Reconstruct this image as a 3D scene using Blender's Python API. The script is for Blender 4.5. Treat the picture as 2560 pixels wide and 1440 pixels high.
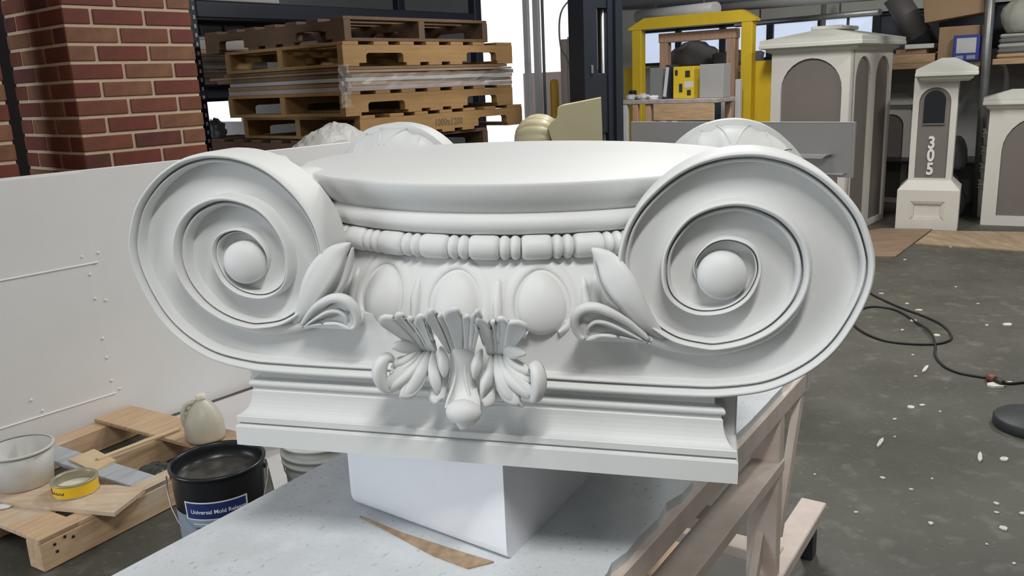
import bpy, bmesh, math, random
from mathutils import Vector, Matrix
random.seed(7)
for o_ in list(bpy.data.objects): bpy.data.objects.remove(o_)
scn = bpy.context.scene
COL = scn.collection
V = Vector
# ------------------------------------------------------------------ camera
FPX, PITCH, ROLL, CAMH = 2130.44, 0.238, -0.0428, 1.63
_fw = V((0, math.cos(PITCH), -math.sin(PITCH))); _rt = V((1, 0, 0)); _up = _rt.cross(_fw)
RT = _rt * math.cos(ROLL) + _up * math.sin(ROLL)
UP = _up * math.cos(ROLL) - _rt * math.sin(ROLL)
FW = _fw
CAM = V((0, 0, CAMH))
cd = bpy.data.cameras.new('camera'); cam = bpy.data.objects.new('camera', cd); COL.objects.link(cam)
cd.sensor_width = 36; cd.lens = FPX / 2560 * 36; cd.clip_start = 0.05; cd.clip_end = 200
M = Matrix((RT, UP, -FW)).transposed().to_4x4(); M.translation = CAM
cam.matrix_world = M
scn.camera = cam
# ------------------------------------------------------------------ view, world
vs = scn.view_settings
vs.view_transform = 'Standard'; vs.look = 'None'; vs.gamma = 1.0; vs.use_curve_mapping = False
vs.exposure = -0.10
wd = bpy.data.worlds.new('daylight'); scn.world = wd; wd.use_nodes = True
wb = wd.node_tree.nodes['Background']; wb.inputs[0].default_value = (0.93, 0.96, 1.0, 1); wb.inputs[1].default_value = 1.6

# ------------------------------------------------------------------ big lights (fluorescent fittings hang here, built further down)
LAMPS = [  # x, y, z, size_x, size_y, rot_z deg, power, colour
    (0.20, -0.55, 4.05, 1.25, 0.25, 40, 100, (1.0, 0.995, 0.97)),
    (-2.2, 0.2, 4.05, 1.25, 0.25, 40, 16, (1.0, 0.97, 0.97)),
    (2.9, 2.2, 4.05, 1.25, 0.25, 40, 36, (0.97, 1.0, 0.97)),
    (0.5, 4.0, 4.05, 1.25, 0.25, 40, 28, (0.98, 1.0, 0.98)),
    (4.9, 5.9, 4.05, 1.25, 0.25, 40, 105, (1.0, 0.98, 0.95)),
    (1.5, 6.2, 4.05, 1.25, 0.25, 40, 135, (1.0, 0.98, 0.96)),  # unseen fitting added to brighten the gantry and the large pillar
    (-3.0, 7.0, 4.05, 1.25, 0.25, 40, 12, (1.0, 0.95, 0.9)),
]
for i, (x, y, z, sx, sy, rz, pw, c) in enumerate(LAMPS):
    ld = bpy.data.lights.new('tube_light', 'AREA'); ld.shape = 'RECTANGLE'; ld.size = sx; ld.size_y = sy
    ld.energy = pw; ld.color = c
    lo = bpy.data.objects.new('tube_light', ld); COL.objects.link(lo)
    lo.location = (x, y, z - 0.03); lo.rotation_euler = (0, 0, math.radians(rz))

# daylight through the open shutter in the left wall
ld = bpy.data.lights.new('shutter_daylight', 'AREA'); ld.shape = 'RECTANGLE'; ld.size = 4.4; ld.size_y = 3.2; ld.energy = 285; ld.color = (0.84, 0.92, 1.0)
lo = bpy.data.objects.new('shutter_daylight', ld); COL.objects.link(lo); lo.location = (-9.15, -0.75, 1.7); lo.rotation_euler = (math.radians(90), 0, math.radians(-90))

# ------------------------------------------------------------------ helpers
def ray(px, py):
    d = RT * ((px - 1280) / FPX) + UP * ((720 - py) / FPX) + FW
    return d.normalized()
def G(px, py, z=0.0):
    d = ray(px, py); return CAM + d * ((z - CAM.z) / d.z)
def A(px, py, Y):
    d = ray(px, py); return CAM + d * (Y / d.y)
def azv(deg): return V((math.sin(math.radians(deg)), math.cos(math.radians(deg)), 0))
def link(o): COL.objects.link(o); return o
def empty(name, loc=(0, 0, 0), rz=0.0):
    o = bpy.data.objects.new(name, None); link(o); o.location = loc; o.rotation_euler = (0, 0, rz)
    o.empty_display_size = 0.1
    return o
def tag(o, label=None, cat=None, group=None, kind=None):
    if label: o['label'] = label
    if cat: o['category'] = cat
    if group: o['group'] = group
    if kind: o['kind'] = kind
    return o
def copy_tree(o, parent=None):
    c = o.copy(); link(c)
    if parent is not None: c.parent = parent
    for ch in list(o.children): copy_tree(ch, c)
    return c

class MB:
    def __init__(s): s.v = []; s.f = []; s.sm = []
    def add(s, vs_, fs, smooth=False):
        n = len(s.v); s.v += [tuple(q) for q in vs_]
        for fc in fs: s.f.append([n + i for i in fc]); s.sm.append(smooth)
        return s
    def box(s, lo, hi, M=None, bev=0.0):
        x0, y0, z0 = lo; x1, y1, z1 = hi
        if bev > 0:
            b = min(bev, (x1 - x0) * .45, (y1 - y0) * .45, (z1 - z0) * .45)
            ps = []
            for (X, sx) in ((x0, 1), (x1, -1)):
                for (Y, sy) in ((y0, 1), (y1, -1)):
                    for (Z, sz) in ((z0, 1), (z1, -1)):
                        ps += [(X, Y + sy * b, Z + sz * b), (X + sx * b, Y, Z + sz * b), (X + sx * b, Y + sy * b, Z)]
            I = lambda i, j, k, a: (i * 4 + j * 2 + k) * 3 + a
            fs = []
            fs += [[I(0,0,0,0), I(0,0,1,0), I(0,1,1,0), I(0,1,0,0)], [I(1,0,0,0), I(1,1,0,0), I(1,1,1,0), I(1,0,1,0)]]
            fs += [[I(0,0,0,1), I(1,0,0,1), I(1,0,1,1), I(0,0,1,1)], [I(0,1,0,1), I(0,1,1,1), I(1,1,1,1), I(1,1,0,1)]]
            fs += [[I(0,0,0,2), I(0,1,0,2), I(1,1,0,2), I(1,0,0,2)], [I(0,0,1,2), I(1,0,1,2), I(1,1,1,2), I(0,1,1,2)]]
            for j in (0, 1):
                for k in (0, 1): fs.append([I(0,j,k,1), I(0,j,k,2), I(1,j,k,2), I(1,j,k,1)])
            for i in (0, 1):
                for k in (0, 1): fs.append([I(i,0,k,0), I(i,0,k,2), I(i,1,k,2), I(i,1,k,0)])
            for i in (0, 1):
                for j in (0, 1): fs.append([I(i,j,0,0), I(i,j,0,1), I(i,j,1,1), I(i,j,1,0)])
            for i in (0, 1):
                for j in (0, 1):
                    for k in (0, 1): fs.append([I(i,j,k,0), I(i,j,k,1), I(i,j,k,2)])
        else:
            ps = [(x, y, z) for x in (x0, x1) for y in (y0, y1) for z in (z0, z1)]
            fs = [[0,1,3,2],[4,6,7,5],[0,4,5,1],[2,3,7,6],[0,2,6,4],[1,5,7,3]]
        if M is not None: ps = [M @ V(q) for q in ps]
        return s.add(ps, fs)
    def prism(s, poly, axis, lo, hi, M=None, smooth=False):
        # poly: 2D list; axis 'x','y','z' extrude
        def mk(u, w, t):
            return {'x': (t, u, w), 'y': (u, t, w), 'z': (u, w, t)}[axis]
        n = len(poly)
        ps = [mk(u, w, lo) for u, w in poly] + [mk(u, w, hi) for u, w in poly]
        if M is not None: ps = [M @ V(q) for q in ps]
        fs = [list(range(n - 1, -1, -1)), list(range(n, 2 * n))]
        s.add(ps, fs)
        base = len(s.v) - 2 * n
        for i in range(n):
            j = (i + 1) % n
            s.f.append([base + i, base + j, base + n + j, base + n + i]); s.sm.append(smooth)
        return s
    def lathe(s, prof, n=32, M=None, smooth=True, rfun=None, a0=0.0, a1=None, caps=False):
        full = a1 is None
        A1 = 2 * math.pi if full else a1
        m = n if full else n + 1
        ps = []
        for (r_, z_) in prof:
            for i in range(m):
                t = a0 + (A1 - a0) * i / n
                rr, zz = (r_, z_) if rfun is None else rfun(r_, z_, t)
                ps.append(V((rr * math.cos(t), rr * math.sin(t), zz)))
        if M is not None: ps = [M @ q for q in ps]
        fs = []
        for k in range(len(prof) - 1):
            for i in range(n):
                j = (i + 1) % m if full else i + 1
                fs.append([k * m + i, k * m + j, (k + 1) * m + j, (k + 1) * m + i])
        s.add(ps, fs, smooth)
        base = len(s.v) - len(ps)
        if full and caps:
            if prof[0][0] > 1e-6: s.f.append([base + i for i in range(m - 1, -1, -1)]); s.sm.append(False)
            if prof[-1][0] > 1e-6: s.f.append([base + (len(prof) - 1) * m + i for i in range(m)]); s.sm.append(False)
        return s
    def tube(s, pts, rad, n=10, cap=True, closed=False):
        pts = [V(q) for q in pts]; N = len(pts)
        rads = rad if isinstance(rad, (list, tuple)) else [rad] * N
        prev = None; ps = []
        for i in range(N):
            if closed: t = pts[(i + 1) % N] - pts[i - 1]
            else: t = pts[min(i + 1, N - 1)] - pts[max(i - 1, 0)]
            t.normalize()
            if prev is None:
                a = V((0, 0, 1)) if abs(t.z) < .9 else V((1, 0, 0))
                u = t.cross(a).normalized()
            else: u = (prev - t * prev.dot(t)).normalized()
            prev = u; w = t.cross(u)
            for k in range(n):
                g = 2 * math.pi * k / n
                ps.append(pts[i] + (u * math.cos(g) + w * math.sin(g)) * rads[i])
        fs = []
        for i in range(N if closed else N - 1):
            j = (i + 1) % N
            for k in range(n):
                l = (k + 1) % n
                fs.append([i * n + k, i * n + l, j * n + l, j * n + k])
        s.add(ps, fs, True)
        if cap and not closed:
            b = len(s.v) - len(ps)
            s.f.append([b + k for k in range(n - 1, -1, -1)]); s.sm.append(False)
            s.f.append([b + (N - 1) * n + k for k in range(n)]); s.sm.append(False)
        return s
    def mesh(s, name, mat=None):
        me = bpy.data.meshes.new(name); me.from_pydata(s.v, [], s.f)
        for pgn, q in zip(me.polygons, s.sm): pgn.use_smooth = q
        bm = bmesh.new(); bm.from_mesh(me); bmesh.ops.recalc_face_normals(bm, faces=bm.faces[:]); bm.to_mesh(me); bm.free()
        if mat: me.materials.append(mat)
        return me
    def build(s, name, mat, parent=None, loc=None, rot=None):
        o = bpy.data.objects.new(name, s.mesh(name, mat)); link(o)
        if parent is not None: o.parent = parent
        if loc is not None: o.location = loc
        if rot is not None: o.rotation_euler = rot
        return o
def obj(name, me, parent=None, loc=None, rot=None):
    o = bpy.data.objects.new(name, me); link(o)
    if parent is not None: o.parent = parent
    if loc is not None: o.location = loc
    if rot is not None: o.rotation_euler = rot
    return o
def catmull(pts, per=6):
    pts = [V(q) for q in pts]; out = []
    n = len(pts)
    for i in range(n - 1):
        p0 = pts[max(i - 1, 0)]; p1 = pts[i]; p2 = pts[i + 1]; p3 = pts[min(i + 2, n - 1)]
        for k in range(per):
            t = k / per
            out.append(0.5 * ((2 * p1) + (p2 - p0) * t + (2 * p0 - 5 * p1 + 4 * p2 - p3) * t * t + (3 * p1 - p0 - 3 * p2 + p3) * t ** 3))
    out.append(pts[-1]); return out
def frame(o, az):
    """matrix: local x along azimuth az (to the right/far), y perpendicular (left/far), z up"""
    x = azv(az); y = V((-x.y, x.x, 0))
    m = Matrix((x, y, V((0, 0, 1)))).transposed().to_4x4(); m.translation = V(o); return m

# ------------------------------------------------------------------ materials
MATS = {}
def mat(name, col, rough=0.6, var=0.0, scale=8.0, col2=None, bump=0.0, bscale=60.0, metal=0.0, stretch=None, spec=0.5, emit=None, estr=0.0, trans=0.0, alpha=1.0, thr=None, detail=4.0):
    if name in MATS: return MATS[name]
    m = bpy.data.materials.new(name); m.use_nodes = True
    nt = m.node_tree; b = nt.nodes['Principled BSDF']
    b.inputs['Roughness'].default_value = rough; b.inputs['Metallic'].default_value = metal
    b.inputs['Specular IOR Level'].default_value = spec
    b.inputs['Base Color'].default_value = (*col, 1)
    if trans: b.inputs['Transmission Weight'].default_value = trans
    if alpha < 1: b.inputs['Alpha'].default_value = alpha
    if emit: b.inputs['Emission Color'].default_value = (*emit, 1); b.inputs['Emission Strength'].default_value = estr
    def coords(st):
        tc = nt.nodes.new('ShaderNodeTexCoord'); mp = nt.nodes.new('ShaderNodeMapping')
        nt.links.new(tc.outputs['Object'], mp.inputs['Vector'])
        if st: mp.inputs['Scale'].default_value = st
        return mp.outputs['Vector']
    if var > 0 or col2:
        nz = nt.nodes.new('ShaderNodeTexNoise'); nz.inputs['Scale'].default_value = scale; nz.inputs['Detail'].default_value = detail
        nz.inputs['Roughness'].default_value = 0.6
        nt.links.new(coords(stretch), nz.inputs['Vector'])
        rp = nt.nodes.new('ShaderNodeValToRGB')
        lo_, hi_ = thr if thr else (0.3, 0.7)
        rp.color_ramp.elements[0].position = lo_; rp.color_ramp.elements[1].position = hi_
        c2 = col2 if col2 else tuple(max(0, c * (1 - var)) for c in col)
        rp.color_ramp.elements[0].color = (*c2, 1); rp.color_ramp.elements[1].color = (*col, 1)
        nt.links.new(nz.outputs['Fac'], rp.inputs['Fac']); nt.links.new(rp.outputs['Color'], b.inputs['Base Color'])
    if bump > 0:
        n2 = nt.nodes.new('ShaderNodeTexNoise'); n2.inputs['Scale'].default_value = bscale; n2.inputs['Detail'].default_value = 5
        nt.links.new(coords(stretch), n2.inputs['Vector'])
        bp = nt.nodes.new('ShaderNodeBump'); bp.inputs['Strength'].default_value = bump; bp.inputs['Distance'].default_value = 0.004
        nt.links.new(n2.outputs['Fac'], bp.inputs['Height']); nt.links.new(bp.outputs['Normal'], b.inputs['Normal'])
    MATS[name] = m; return m
def spots(m, base_first, scale, thr, col, amount=1.0, stretch=None, detail=2.0):
    """second layer of noise spots over an existing material's colour"""
    nt = m.node_tree; b = nt.nodes['Principled BSDF']
    tc = nt.nodes.new('ShaderNodeTexCoord'); mp = nt.nodes.new('ShaderNodeMapping'); nt.links.new(tc.outputs['Object'], mp.inputs['Vector'])
    if stretch: mp.inputs['Scale'].default_value = stretch
    nz = nt.nodes.new('ShaderNodeTexNoise'); nz.inputs['Scale'].default_value = scale; nz.inputs['Detail'].default_value = detail
    nt.links.new(mp.outputs['Vector'], nz.inputs['Vector'])
    rp = nt.nodes.new('ShaderNodeValToRGB'); rp.color_ramp.elements[0].position = thr[0]; rp.color_ramp.elements[1].position = thr[1]
    rp.color_ramp.elements[0].color = (0, 0, 0, 1); rp.color_ramp.elements[1].color = (amount,) * 3 + (1,)
    nt.links.new(nz.outputs['Fac'], rp.inputs['Fac'])
    mx = nt.nodes.new('ShaderNodeMix'); mx.data_type = 'RGBA'
    src = b.inputs['Base Color'].links[0].from_socket if b.inputs['Base Color'].links else None
    if src: nt.links.new(src, mx.inputs[6])
    else: mx.inputs[6].default_value = b.inputs['Base Color'].default_value
    mx.inputs[7].default_value = (*col, 1)
    nt.links.new(rp.outputs['Color'], mx.inputs[0]); nt.links.new(mx.outputs[2], b.inputs['Base Color'])
    return m

PLASTER = mat('white plaster', (0.715, 0.72, 0.71), 0.55, var=0.03, scale=5, bump=0.03, bscale=120)
CONCRETE = mat('concrete floor', (0.102, 0.099, 0.080), 0.58, scale=1.6, col2=(0.050, 0.048, 0.036), bump=0.15, bscale=30, detail=10)
spots(CONCRETE, 1, 9.0, (0.56, 0.74), (0.19, 0.185, 0.163), 0.55, detail=10)
spots(CONCRETE, 1, 2.0, (0.56, 0.72), (0.050, 0.049, 0.039), 0.6, detail=8)
spots(CONCRETE, 1, 34.0, (0.60, 0.80), (0.24, 0.235, 0.21), 0.5, detail=6)
spots(CONCRETE, 1, 21.0, (0.58, 0.76), (0.055, 0.053, 0.042), 0.5, detail=8)
WALLW = mat('whitewashed wall', (0.72, 0.72, 0.70), 0.8, var=0.08, scale=1.5)
WALLP = mat('grey painted wall', (0.34, 0.34, 0.33), 0.8, var=0.15, scale=1.5)
CEILP = mat('ceiling', (0.68, 0.68, 0.67), 0.9)
PANELW = mat('white painted panel', (0.85, 0.84, 0.83), 0.5, var=0.05, scale=2.5, bump=0.04, bscale=80)
BLACKSTEEL = mat('black steel', (0.012, 0.014, 0.020), 0.4)
WOODL = mat('pale pine', (0.62, 0.43, 0.26), 0.6, scale=5, col2=(0.42, 0.27, 0.15), stretch=(1, 14, 14), bump=0.1, bscale=20)
WOODD = mat('aged pallet wood', (0.36, 0.22, 0.105), 0.7, scale=4, col2=(0.20, 0.115, 0.055), stretch=(1, 10, 10), bump=0.15, bscale=20)
TUBEW = mat('lamp tube', (0.9, 0.9, 0.9), 0.5, emit=(1, 1, 0.97), estr=6.0)
STEELG = mat('galvanised steel', (0.32, 0.33, 0.33), 0.42, metal=0.6, var=0.2, scale=12)

# ------------------------------------------------------------------ the setting
def struct(name, mb, m): return tag(mb.build(name, m), kind='structure')
struct('floor', MB().box((-14, -6, -0.2), (14, 19, 0)), CONCRETE)
struct('ceiling', MB().box((-14, -6, 4.6), (14, 19, 4.75)), CEILP)
m_ = MB(); m_.box((-9.2, -6, 0), (-9, -3.0, 4.6)); m_.box((-9.2, 1.5, 0), (-9, 19, 4.6)); m_.box((-9.2, -3.0, 3.4), (-9, 1.5, 4.6)); struct('wall_left', m_, WALLP)
struct('wall_right', MB().box((12.6, -6, 0), (12.8, 19, 4.6)), WALLP)
struct('wall_rear', MB().box((-9, -5.7, 0), (12.6, -5.5, 4.6)), WALLW)
for (x, y, z, sx, sy, rz, pw, c) in LAMPS:
    t = empty('ceiling_light', (x, y, z), math.radians(rz))
    MB().box((-sx/2, -sy/2 - .02, 0.0), (sx/2, sy/2 + .02, 0.06), bev=0.01).build('housing', PANELW, t)
    for k in (-1, 1):
        MB().tube([(-sx/2 + .03, k * sy * .25, -0.012), (sx/2 - .03, k * sy * .25, -0.012)], 0.012, 8).build('tube', TUBEW, t)
    for k in (-1, 1):
        MB().tube([(k * sx * .4, 0, 0.06), (k * sx * .4, 0, 4.6 - z)], 0.006, 6).build('hanger', STEELG, t)
    tag(t, 'white fluorescent ceiling light fitting hanging from the workshop ceiling', 'ceiling light', 'fluorescent fittings on the workshop ceiling')
# ================================================================== the ionic capital (stands upside down)
TH, TX = 0.2332, -0.0193
EX = V((math.cos(TH), -math.sin(TH), TX)).normalized(); EY = V((math.sin(TH), math.cos(TH), 0)); EZ = EX.cross(EY)
CO = V((-.0853, 1.3992, .58)) + EZ * .4088
capital = empty('ionic_capital')
capital.matrix_world = Matrix.Translation(CO) @ Matrix((EX, EY, EZ)).transposed().to_4x4()
tag(capital, 'large white plaster ionic capital with two scrolls, lying upside down on the white block', 'capital')
def lp(px, py, b=0.0):
    """point of the capital's plane at depth b, in the capital's own coordinates"""
    d = ray(px, py); P = CAM + d * ((CO + EY * b - CAM).dot(EY) / d.dot(EY))
    q = P - CO; return V((q.dot(EX), q.dot(EY), q.dot(EZ)))
DEP = 0.93; AX = V((0, 0.465, 0))
def mir(pts): return [V((-q[0], q[1], q[2])) for q in pts]

# abacus (square plinth with hollow moulding)
def abacus_front(sgn):
    prof = [(0, 0), (.0355, 0), (.0385, .0015), (.040, .005), (.0405, .010), (.0435, .011), (.0440, .0035), (.0445, .0025), (.055, .0025), (.0565, .004)]
    for k in range(1, 9):
        t = k / 8 * math.pi / 2
        prof.append((.0565 + .0415 * (1 - math.cos(t)), .004 + .022 * math.sin(t)))
    prof += [(.100, .0285), (.1045, .0285)]
    for k in range(0, 9):
        t = -math.pi / 2 + math.pi * k / 8
        prof.append((.1125 + .007 * math.sin(t), .030 - .0075 * math.cos(t)))
    prof += [(.121, .040), (.150, .040)]
    m = MB(); ps = []
    for (z, ins) in prof:
        a = .4486 - ins; b = -.03 + ins
        ps += [(-a, b, z), (a, b, z), (a, .08, z), (-a, .08, z)]
    if sgn < 0: ps = [(x, DEP - y, z) for x, y, z in ps]
    fs = []
    for k in range(len(prof) - 1):
        for i in range(4):
            j = (i + 1) % 4; fs.append([k * 4 + i, k * 4 + j, k * 4 + 4 + j, k * 4 + 4 + i])
    n = len(prof) - 1
    fs += [[0, 1, 2, 3], [n * 4 + i for i in range(4)]]
    return m.add(ps, fs)
abacus_front(1).build('abacus_moulding', PLASTER, capital)
abacus_front(-1).build('abacus_moulding', PLASTER, capital)
m = MB(); m.box((-.4486, .02, 0), (.4486, DEP - .02, .04)); m.box((-.4455, .035, .04), (.4455, DEP - .035, .15), bev=.003)
m.box((-.41, .035, .12), (.41, DEP - .035, .2)); m.box((-.405, .012, .118), (.405, DEP - .012, .136))
m.build('abacus', PLASTER, capital)

# spiral scrolls: outer edge of the roll (a, z, width, height)
SP = [(0, .1370, .027, .030), (.10, .1355, .027, .030), (.20, .1345, .027, .030), (.29, .1345, .027, .030), (.355, .1355, .027, .031), (.417, .139, .026, .032), (.49, .155, .024, .033), (.546, .187, .022, .034), (.586, .226, .021, .034),
 (.613, .273, .020, .034), (.631, .322, .020, .034), (.635, .363, .020, .034), (.628, .398, .020, .034), (.612, .437, .020, .034), (.589, .468, .020, .034), (.555, .499, .020, .034), (.513, .523, .020, .034),
 (.472, .534, .020, .034), (.440, .536, .020, .034), (.403, .532, .020, .034), (.362, .519, .0195, .034), (.322, .494, .019, .033), (.285, .457, .019, .033), (.262, .418, .018, .033), (.251, .378, .018, .033), (.25, .347, .018, .033),
 (.257, .316, .018, .033), (.269, .288, .017, .033), (.290, .262, .016, .033), (.338, .231, .015, .033), (.385, .2205, .015, .033), (.414, .2205, .016, .034), (.458, .233, .017, .035), (.499, .258, .019, .036),
 (.531, .296, .022, .037), (.545, .337, .024, .038), (.543, .378, .025, .038), (.528, .413, .025, .038), (.499, .442, .024, .038), (.462, .459, .023, .038), (.428, .463, .022, .037), (.392, .456, .021, .036), (.361, .44, .019, .035),
 (.339, .416, .017, .034), (.323, .385, .0155, .033), (.318, .355, .0145, .032), (.321, .321, .014, .032), (.335, .296, .0135, .031), (.362, .279, .013, .031), (.392, .275, .0125, .030), (.427, .283, .0125, .030), (.455, .304, .012, .029),
 (.470, .335, .0115, .028), (.472, .359, .011, .027), (.464, .382, .0105, .026), (.445, .397, .010, .025), (.417, .402, .009, .023), (.391, .393, .008, .021), (.372, .371, .007, .018), (.367, .35, .006, .014), (.373, .33, .004, .008), (.383, .318, .002, .003)]
FLOOR = 0.012
PROF = [(0, 0.0), (0, .45)] 
PROF = [(0.0, 0.0), (0.005, .35)] + [(.29 - .285 * math.cos(t * math.pi / 8), .35 + .65 * math.sin(t * math.pi / 8)) for t in range(1, 8)] + [(.575, .36), (.61, .30), (.64, .36)] + [(.80 - .15 * math.cos(t * math.pi / 6), .40 + .32 * math.sin(t * math.pi / 6)) for t in range(1, 6)] + [(.955, .36), (.985, .12), (1.0, -.05)]
def scroll(sgn, rear=False):
    c2 = catmull([(a, z, 0) for a, z, w, h in SP], 5); wh = catmull([(w, h, 0) for a, z, w, h in SP], 5)
    ps = []; N = len(c2); K = len(PROF)
    for i in range(N):
        t = (c2[min(i + 1, N - 1)] - c2[max(i - 1, 0)]).normalized(); nrm = V((-t.y, t.x, 0))
        w, h = wh[i].x, wh[i].y
        for (u, q) in PROF:
            pt = c2[i] + nrm * (u * w)
            b = FLOOR - q * h
            if u == 0.0: b = .075 if i < 150 else FLOOR + .004
            ps.append((sgn * pt.x, (DEP - b) if rear else b, pt.y))
    fs = [[i * K + k, i * K + k + 1, (i + 1) * K + k + 1, (i + 1) * K + k] for i in range(N - 1) for k in range(K - 1)]
    return MB().add(ps, fs, True)
for rear in (False, True):
    for sgn in (1, -1): scroll(sgn, rear).build('scroll_roll', PLASTER, capital)
def volute_plate(rear):
    pts = []
    c2 = catmull([(a, z, 0) for a, z, w, h in SP[:29]], 3); wh = catmull([(w, h, 0) for a, z, w, h in SP[:29]], 3)
    for i in range(len(c2)):
        t = (c2[min(i + 1, len(c2) - 1)] - c2[max(i - 1, 0)]).normalized()
        pts.append(c2[i] + V((-t.y, t.x, 0)) * wh[i].x * .5)
    poly = [(q.x, q.y) for q in pts] + [(.300, .250), (.0, .250)]
    m = MB()
    for sgn in (1, -1):
        n = len(poly)
        f0, f1 = (FLOOR, .075) if not rear else (DEP - FLOOR, DEP - .075)
        ps = [(sgn * a, f0, z) for a, z in poly] + [(sgn * a, f1, z) for a, z in poly]
        fs = [list(range(n)), list(range(2 * n - 1, n - 1, -1))] + [[i, (i + 1) % n, n + (i + 1) % n, n + i] for i in range(n)]
        m.add(ps, fs)
        po = [(q.x, q.y) for q in c2] + [(.300, .250), (.0, .250)]; n = len(po)
        f0, f1 = (.052, .0755) if not rear else (DEP - .052, DEP - .0755)
        ps = [(sgn * a, f0, z) for a, z in po] + [(sgn * a, f1, z) for a, z in po]
        fs = [list(range(n)), list(range(2 * n - 1, n - 1, -1))] + [[i, (i + 1) % n, n + (i + 1) % n, n + i] for i in range(n)]
        m.add(ps, fs)
    return m
for rear in (False, True): volute_plate(rear).build('volute_face', PLASTER, capital)
# eyes
eye_prof = [(.0385, 0.0), (.0385, .016)] + [(.0385 * math.cos(t * math.pi / 16), .016 + .022 * math.sin(t * math.pi / 16)) for t in range(1, 8)] + [(0.0, .038)]
eye_me = MB().lathe(eye_prof, 40).mesh('eye', PLASTER)
for sx in (-1, 1):
    obj('eye', eye_me, capital, (sx * .4125, FLOOR, .340), (math.pi / 2, 0, 0))
    obj('eye', eye_me, capital, (sx * .4125, DEP - FLOOR, .340), (-math.pi / 2, 0, 0))
# tapered horn that leaves the corner leaf and melts into the second turn of the scroll
hz = [(425, 1045, 15), (500, 1072, 17), (600, 1100, 18), (760, 1122, 17.5), (900, 1110, 16.5), (1050, 1065, 15), (1160, 1000, 13), (1240, 915, 11), (1290, 820, 8.5), (1305, 740, 6)]
hp = []
for (x, y, rr) in hz:
    q = lp(1400 + x / 2.118, 340 + y / 2.118, 0.004); hp.append((q.x, q.y, q.z, rr * .00071))
hc = catmull([(a, b, c) for a, b, c, d in hp], 5); hr = [q.x for q in catmull([(d, 0, 0) for a, b, c, d in hp], 5)]
MB().tube(hc, hr, 14).build('scroll_horn', PLASTER, capital)
MB().tube(mir(hc), hr, 14).build('scroll_horn', PLASTER, capital)

# shaft end: flat disc, hollow, torus, recess, swelling echinus
T_AX = Matrix.Translation(AX)
m = MB()
pr = [(0, .482), (.4630, .482), (.4648, .4816), (.4655, .4805), (.4655, .476), (.4635, .466), (.458, .452), (.450, .441), (.443, .434), (.440, .430), (.437, .428)]
m.lathe(pr[::-1], 128, T_AX); m.build('shaft_end', PLASTER, capital)
m = MB(); m.lathe([(.40, .390)] + [(.432 + .0225 * math.cos(t * math.pi / 14), .4105 + .0195 * math.sin(t * math.pi / 14)) for t in range(-7, 8)] + [(.40, .430)], 128, T_AX)
m.build('torus_ring', PLASTER, capital)
def ech(z):  # echinus radius at height z
    t = max(0.0, min(1.0, (.352 - z) / .117))
    return .438 + .040 * math.sin(min(1, t * 1.05) * math.pi / 2)
m = MB(); m.lathe([(.30, .236), (.468, .2365), (.475, .240)] + [(ech(.242 + .11 * k / 14), .242 + .11 * k / 14) for k in range(15)] + [(.430, .354), (.430, .392)], 128, T_AX)
m.build('echinus', PLASTER, capital)
MB().lathe([(.42, .19), (.42, .24)], 64, T_AX).build('neck', PLASTER, capital)
# bead and reel ring
NB = 32
def bead_mesh(L, r, kind):
    if kind == 'b': prof = [(0, -L/2), (r * .78, -L/2), (r * .93, -L/2 + .003), (r, -L/2 + .009), (r, L/2 - .009), (r * .93, L/2 - .003), (r * .78, L/2), (0, L/2)]
    else: prof = [(0, -L/2), (r * .72, -L/2), (r * .93, -L/4), (r, 0), (r * .93, L/4), (r * .72, L/2), (0, L/2)]
    return MB().lathe(prof, 14).mesh('bead' if kind == 'b' else 'reel', PLASTER)
RB = .4435
per = 2 * math.pi / NB * RB
bl = per * .58; rl = per * .205
BM = bead_mesh(bl, .0215, 'b'); RM = bead_mesh(rl, .0212, 'r')
for i in range(NB):
    for (off, me, nm) in ((0, BM, 'bead'), (.29 + .1025, RM, 'reel'), (.29 + .3075, RM, 'reel')):
        g = (i + off + .27) / NB * 2 * math.pi - math.pi / 2
        o = obj(nm, me, capital, (RB * math.cos(g), .465 + RB * math.sin(g), .3715))
        o.rotation_euler = (math.pi / 2, 0, g)
# eggs, their shells and the darts between
EGS = 2 * math.pi / 20
def egg_outline(t, s=1.0):   # angle round -> (u, v)
    c, sn = math.cos(t), math.sin(t)
    u = .0435 * s * c * (1 - .16 * sn); v = .0535 * s * sn
    return u, v
def egg_mesh():
    ps = []; n = 28; K = 8
    for k in range(K):
        q = k / (K - 1); s = math.cos(q * math.pi / 2); d = .026 * math.sin(q * math.pi / 2)
        for i in range(n):
            u, v = egg_outline(2 * math.pi * i / n, s)
            ps.append((u, -d * .92 + .008, v))
    fs = [[k * n + i, k * n + (i + 1) % n, (k + 1) * n + (i + 1) % n, (k + 1) * n + i] for k in range(K - 1) for i in range(n)]
    return MB().add(ps, fs, True).mesh('egg', PLASTER)
EGG = egg_mesh()
def tubeband(fn, rads, n=8): return fn
SHP = [(.0020, -.014), (.0026, .0005), (.0055, .0030), (.0105, .0030), (.018, .0010), (.026, -.0045), (.034, -.014)]
ps = []; fs = []; NK = 29
for k in range(NK):
    t = -math.pi * .34 + math.pi * 1.68 * k / (NK - 1)
    u, v = egg_outline(t, 1.0); l = math.hypot(u, v); fade = 1.0
    for (d, h) in SHP:
        lo_ = max(0.0, min(1.0, (v / .0535 + .9) / .5)); g = 1 + d * (.35 + .65 * lo_) / l; ps.append((u * g, -h * (fade if h > 0 else 1) + .004 * max(0, v / .05), v * g))
for k in range(NK - 1):
    for q in range(len(SHP) - 1): fs.append([k * len(SHP) + q, k * len(SHP) + q + 1, (k + 1) * len(SHP) + q + 1, (k + 1) * len(SHP) + q])
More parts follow.
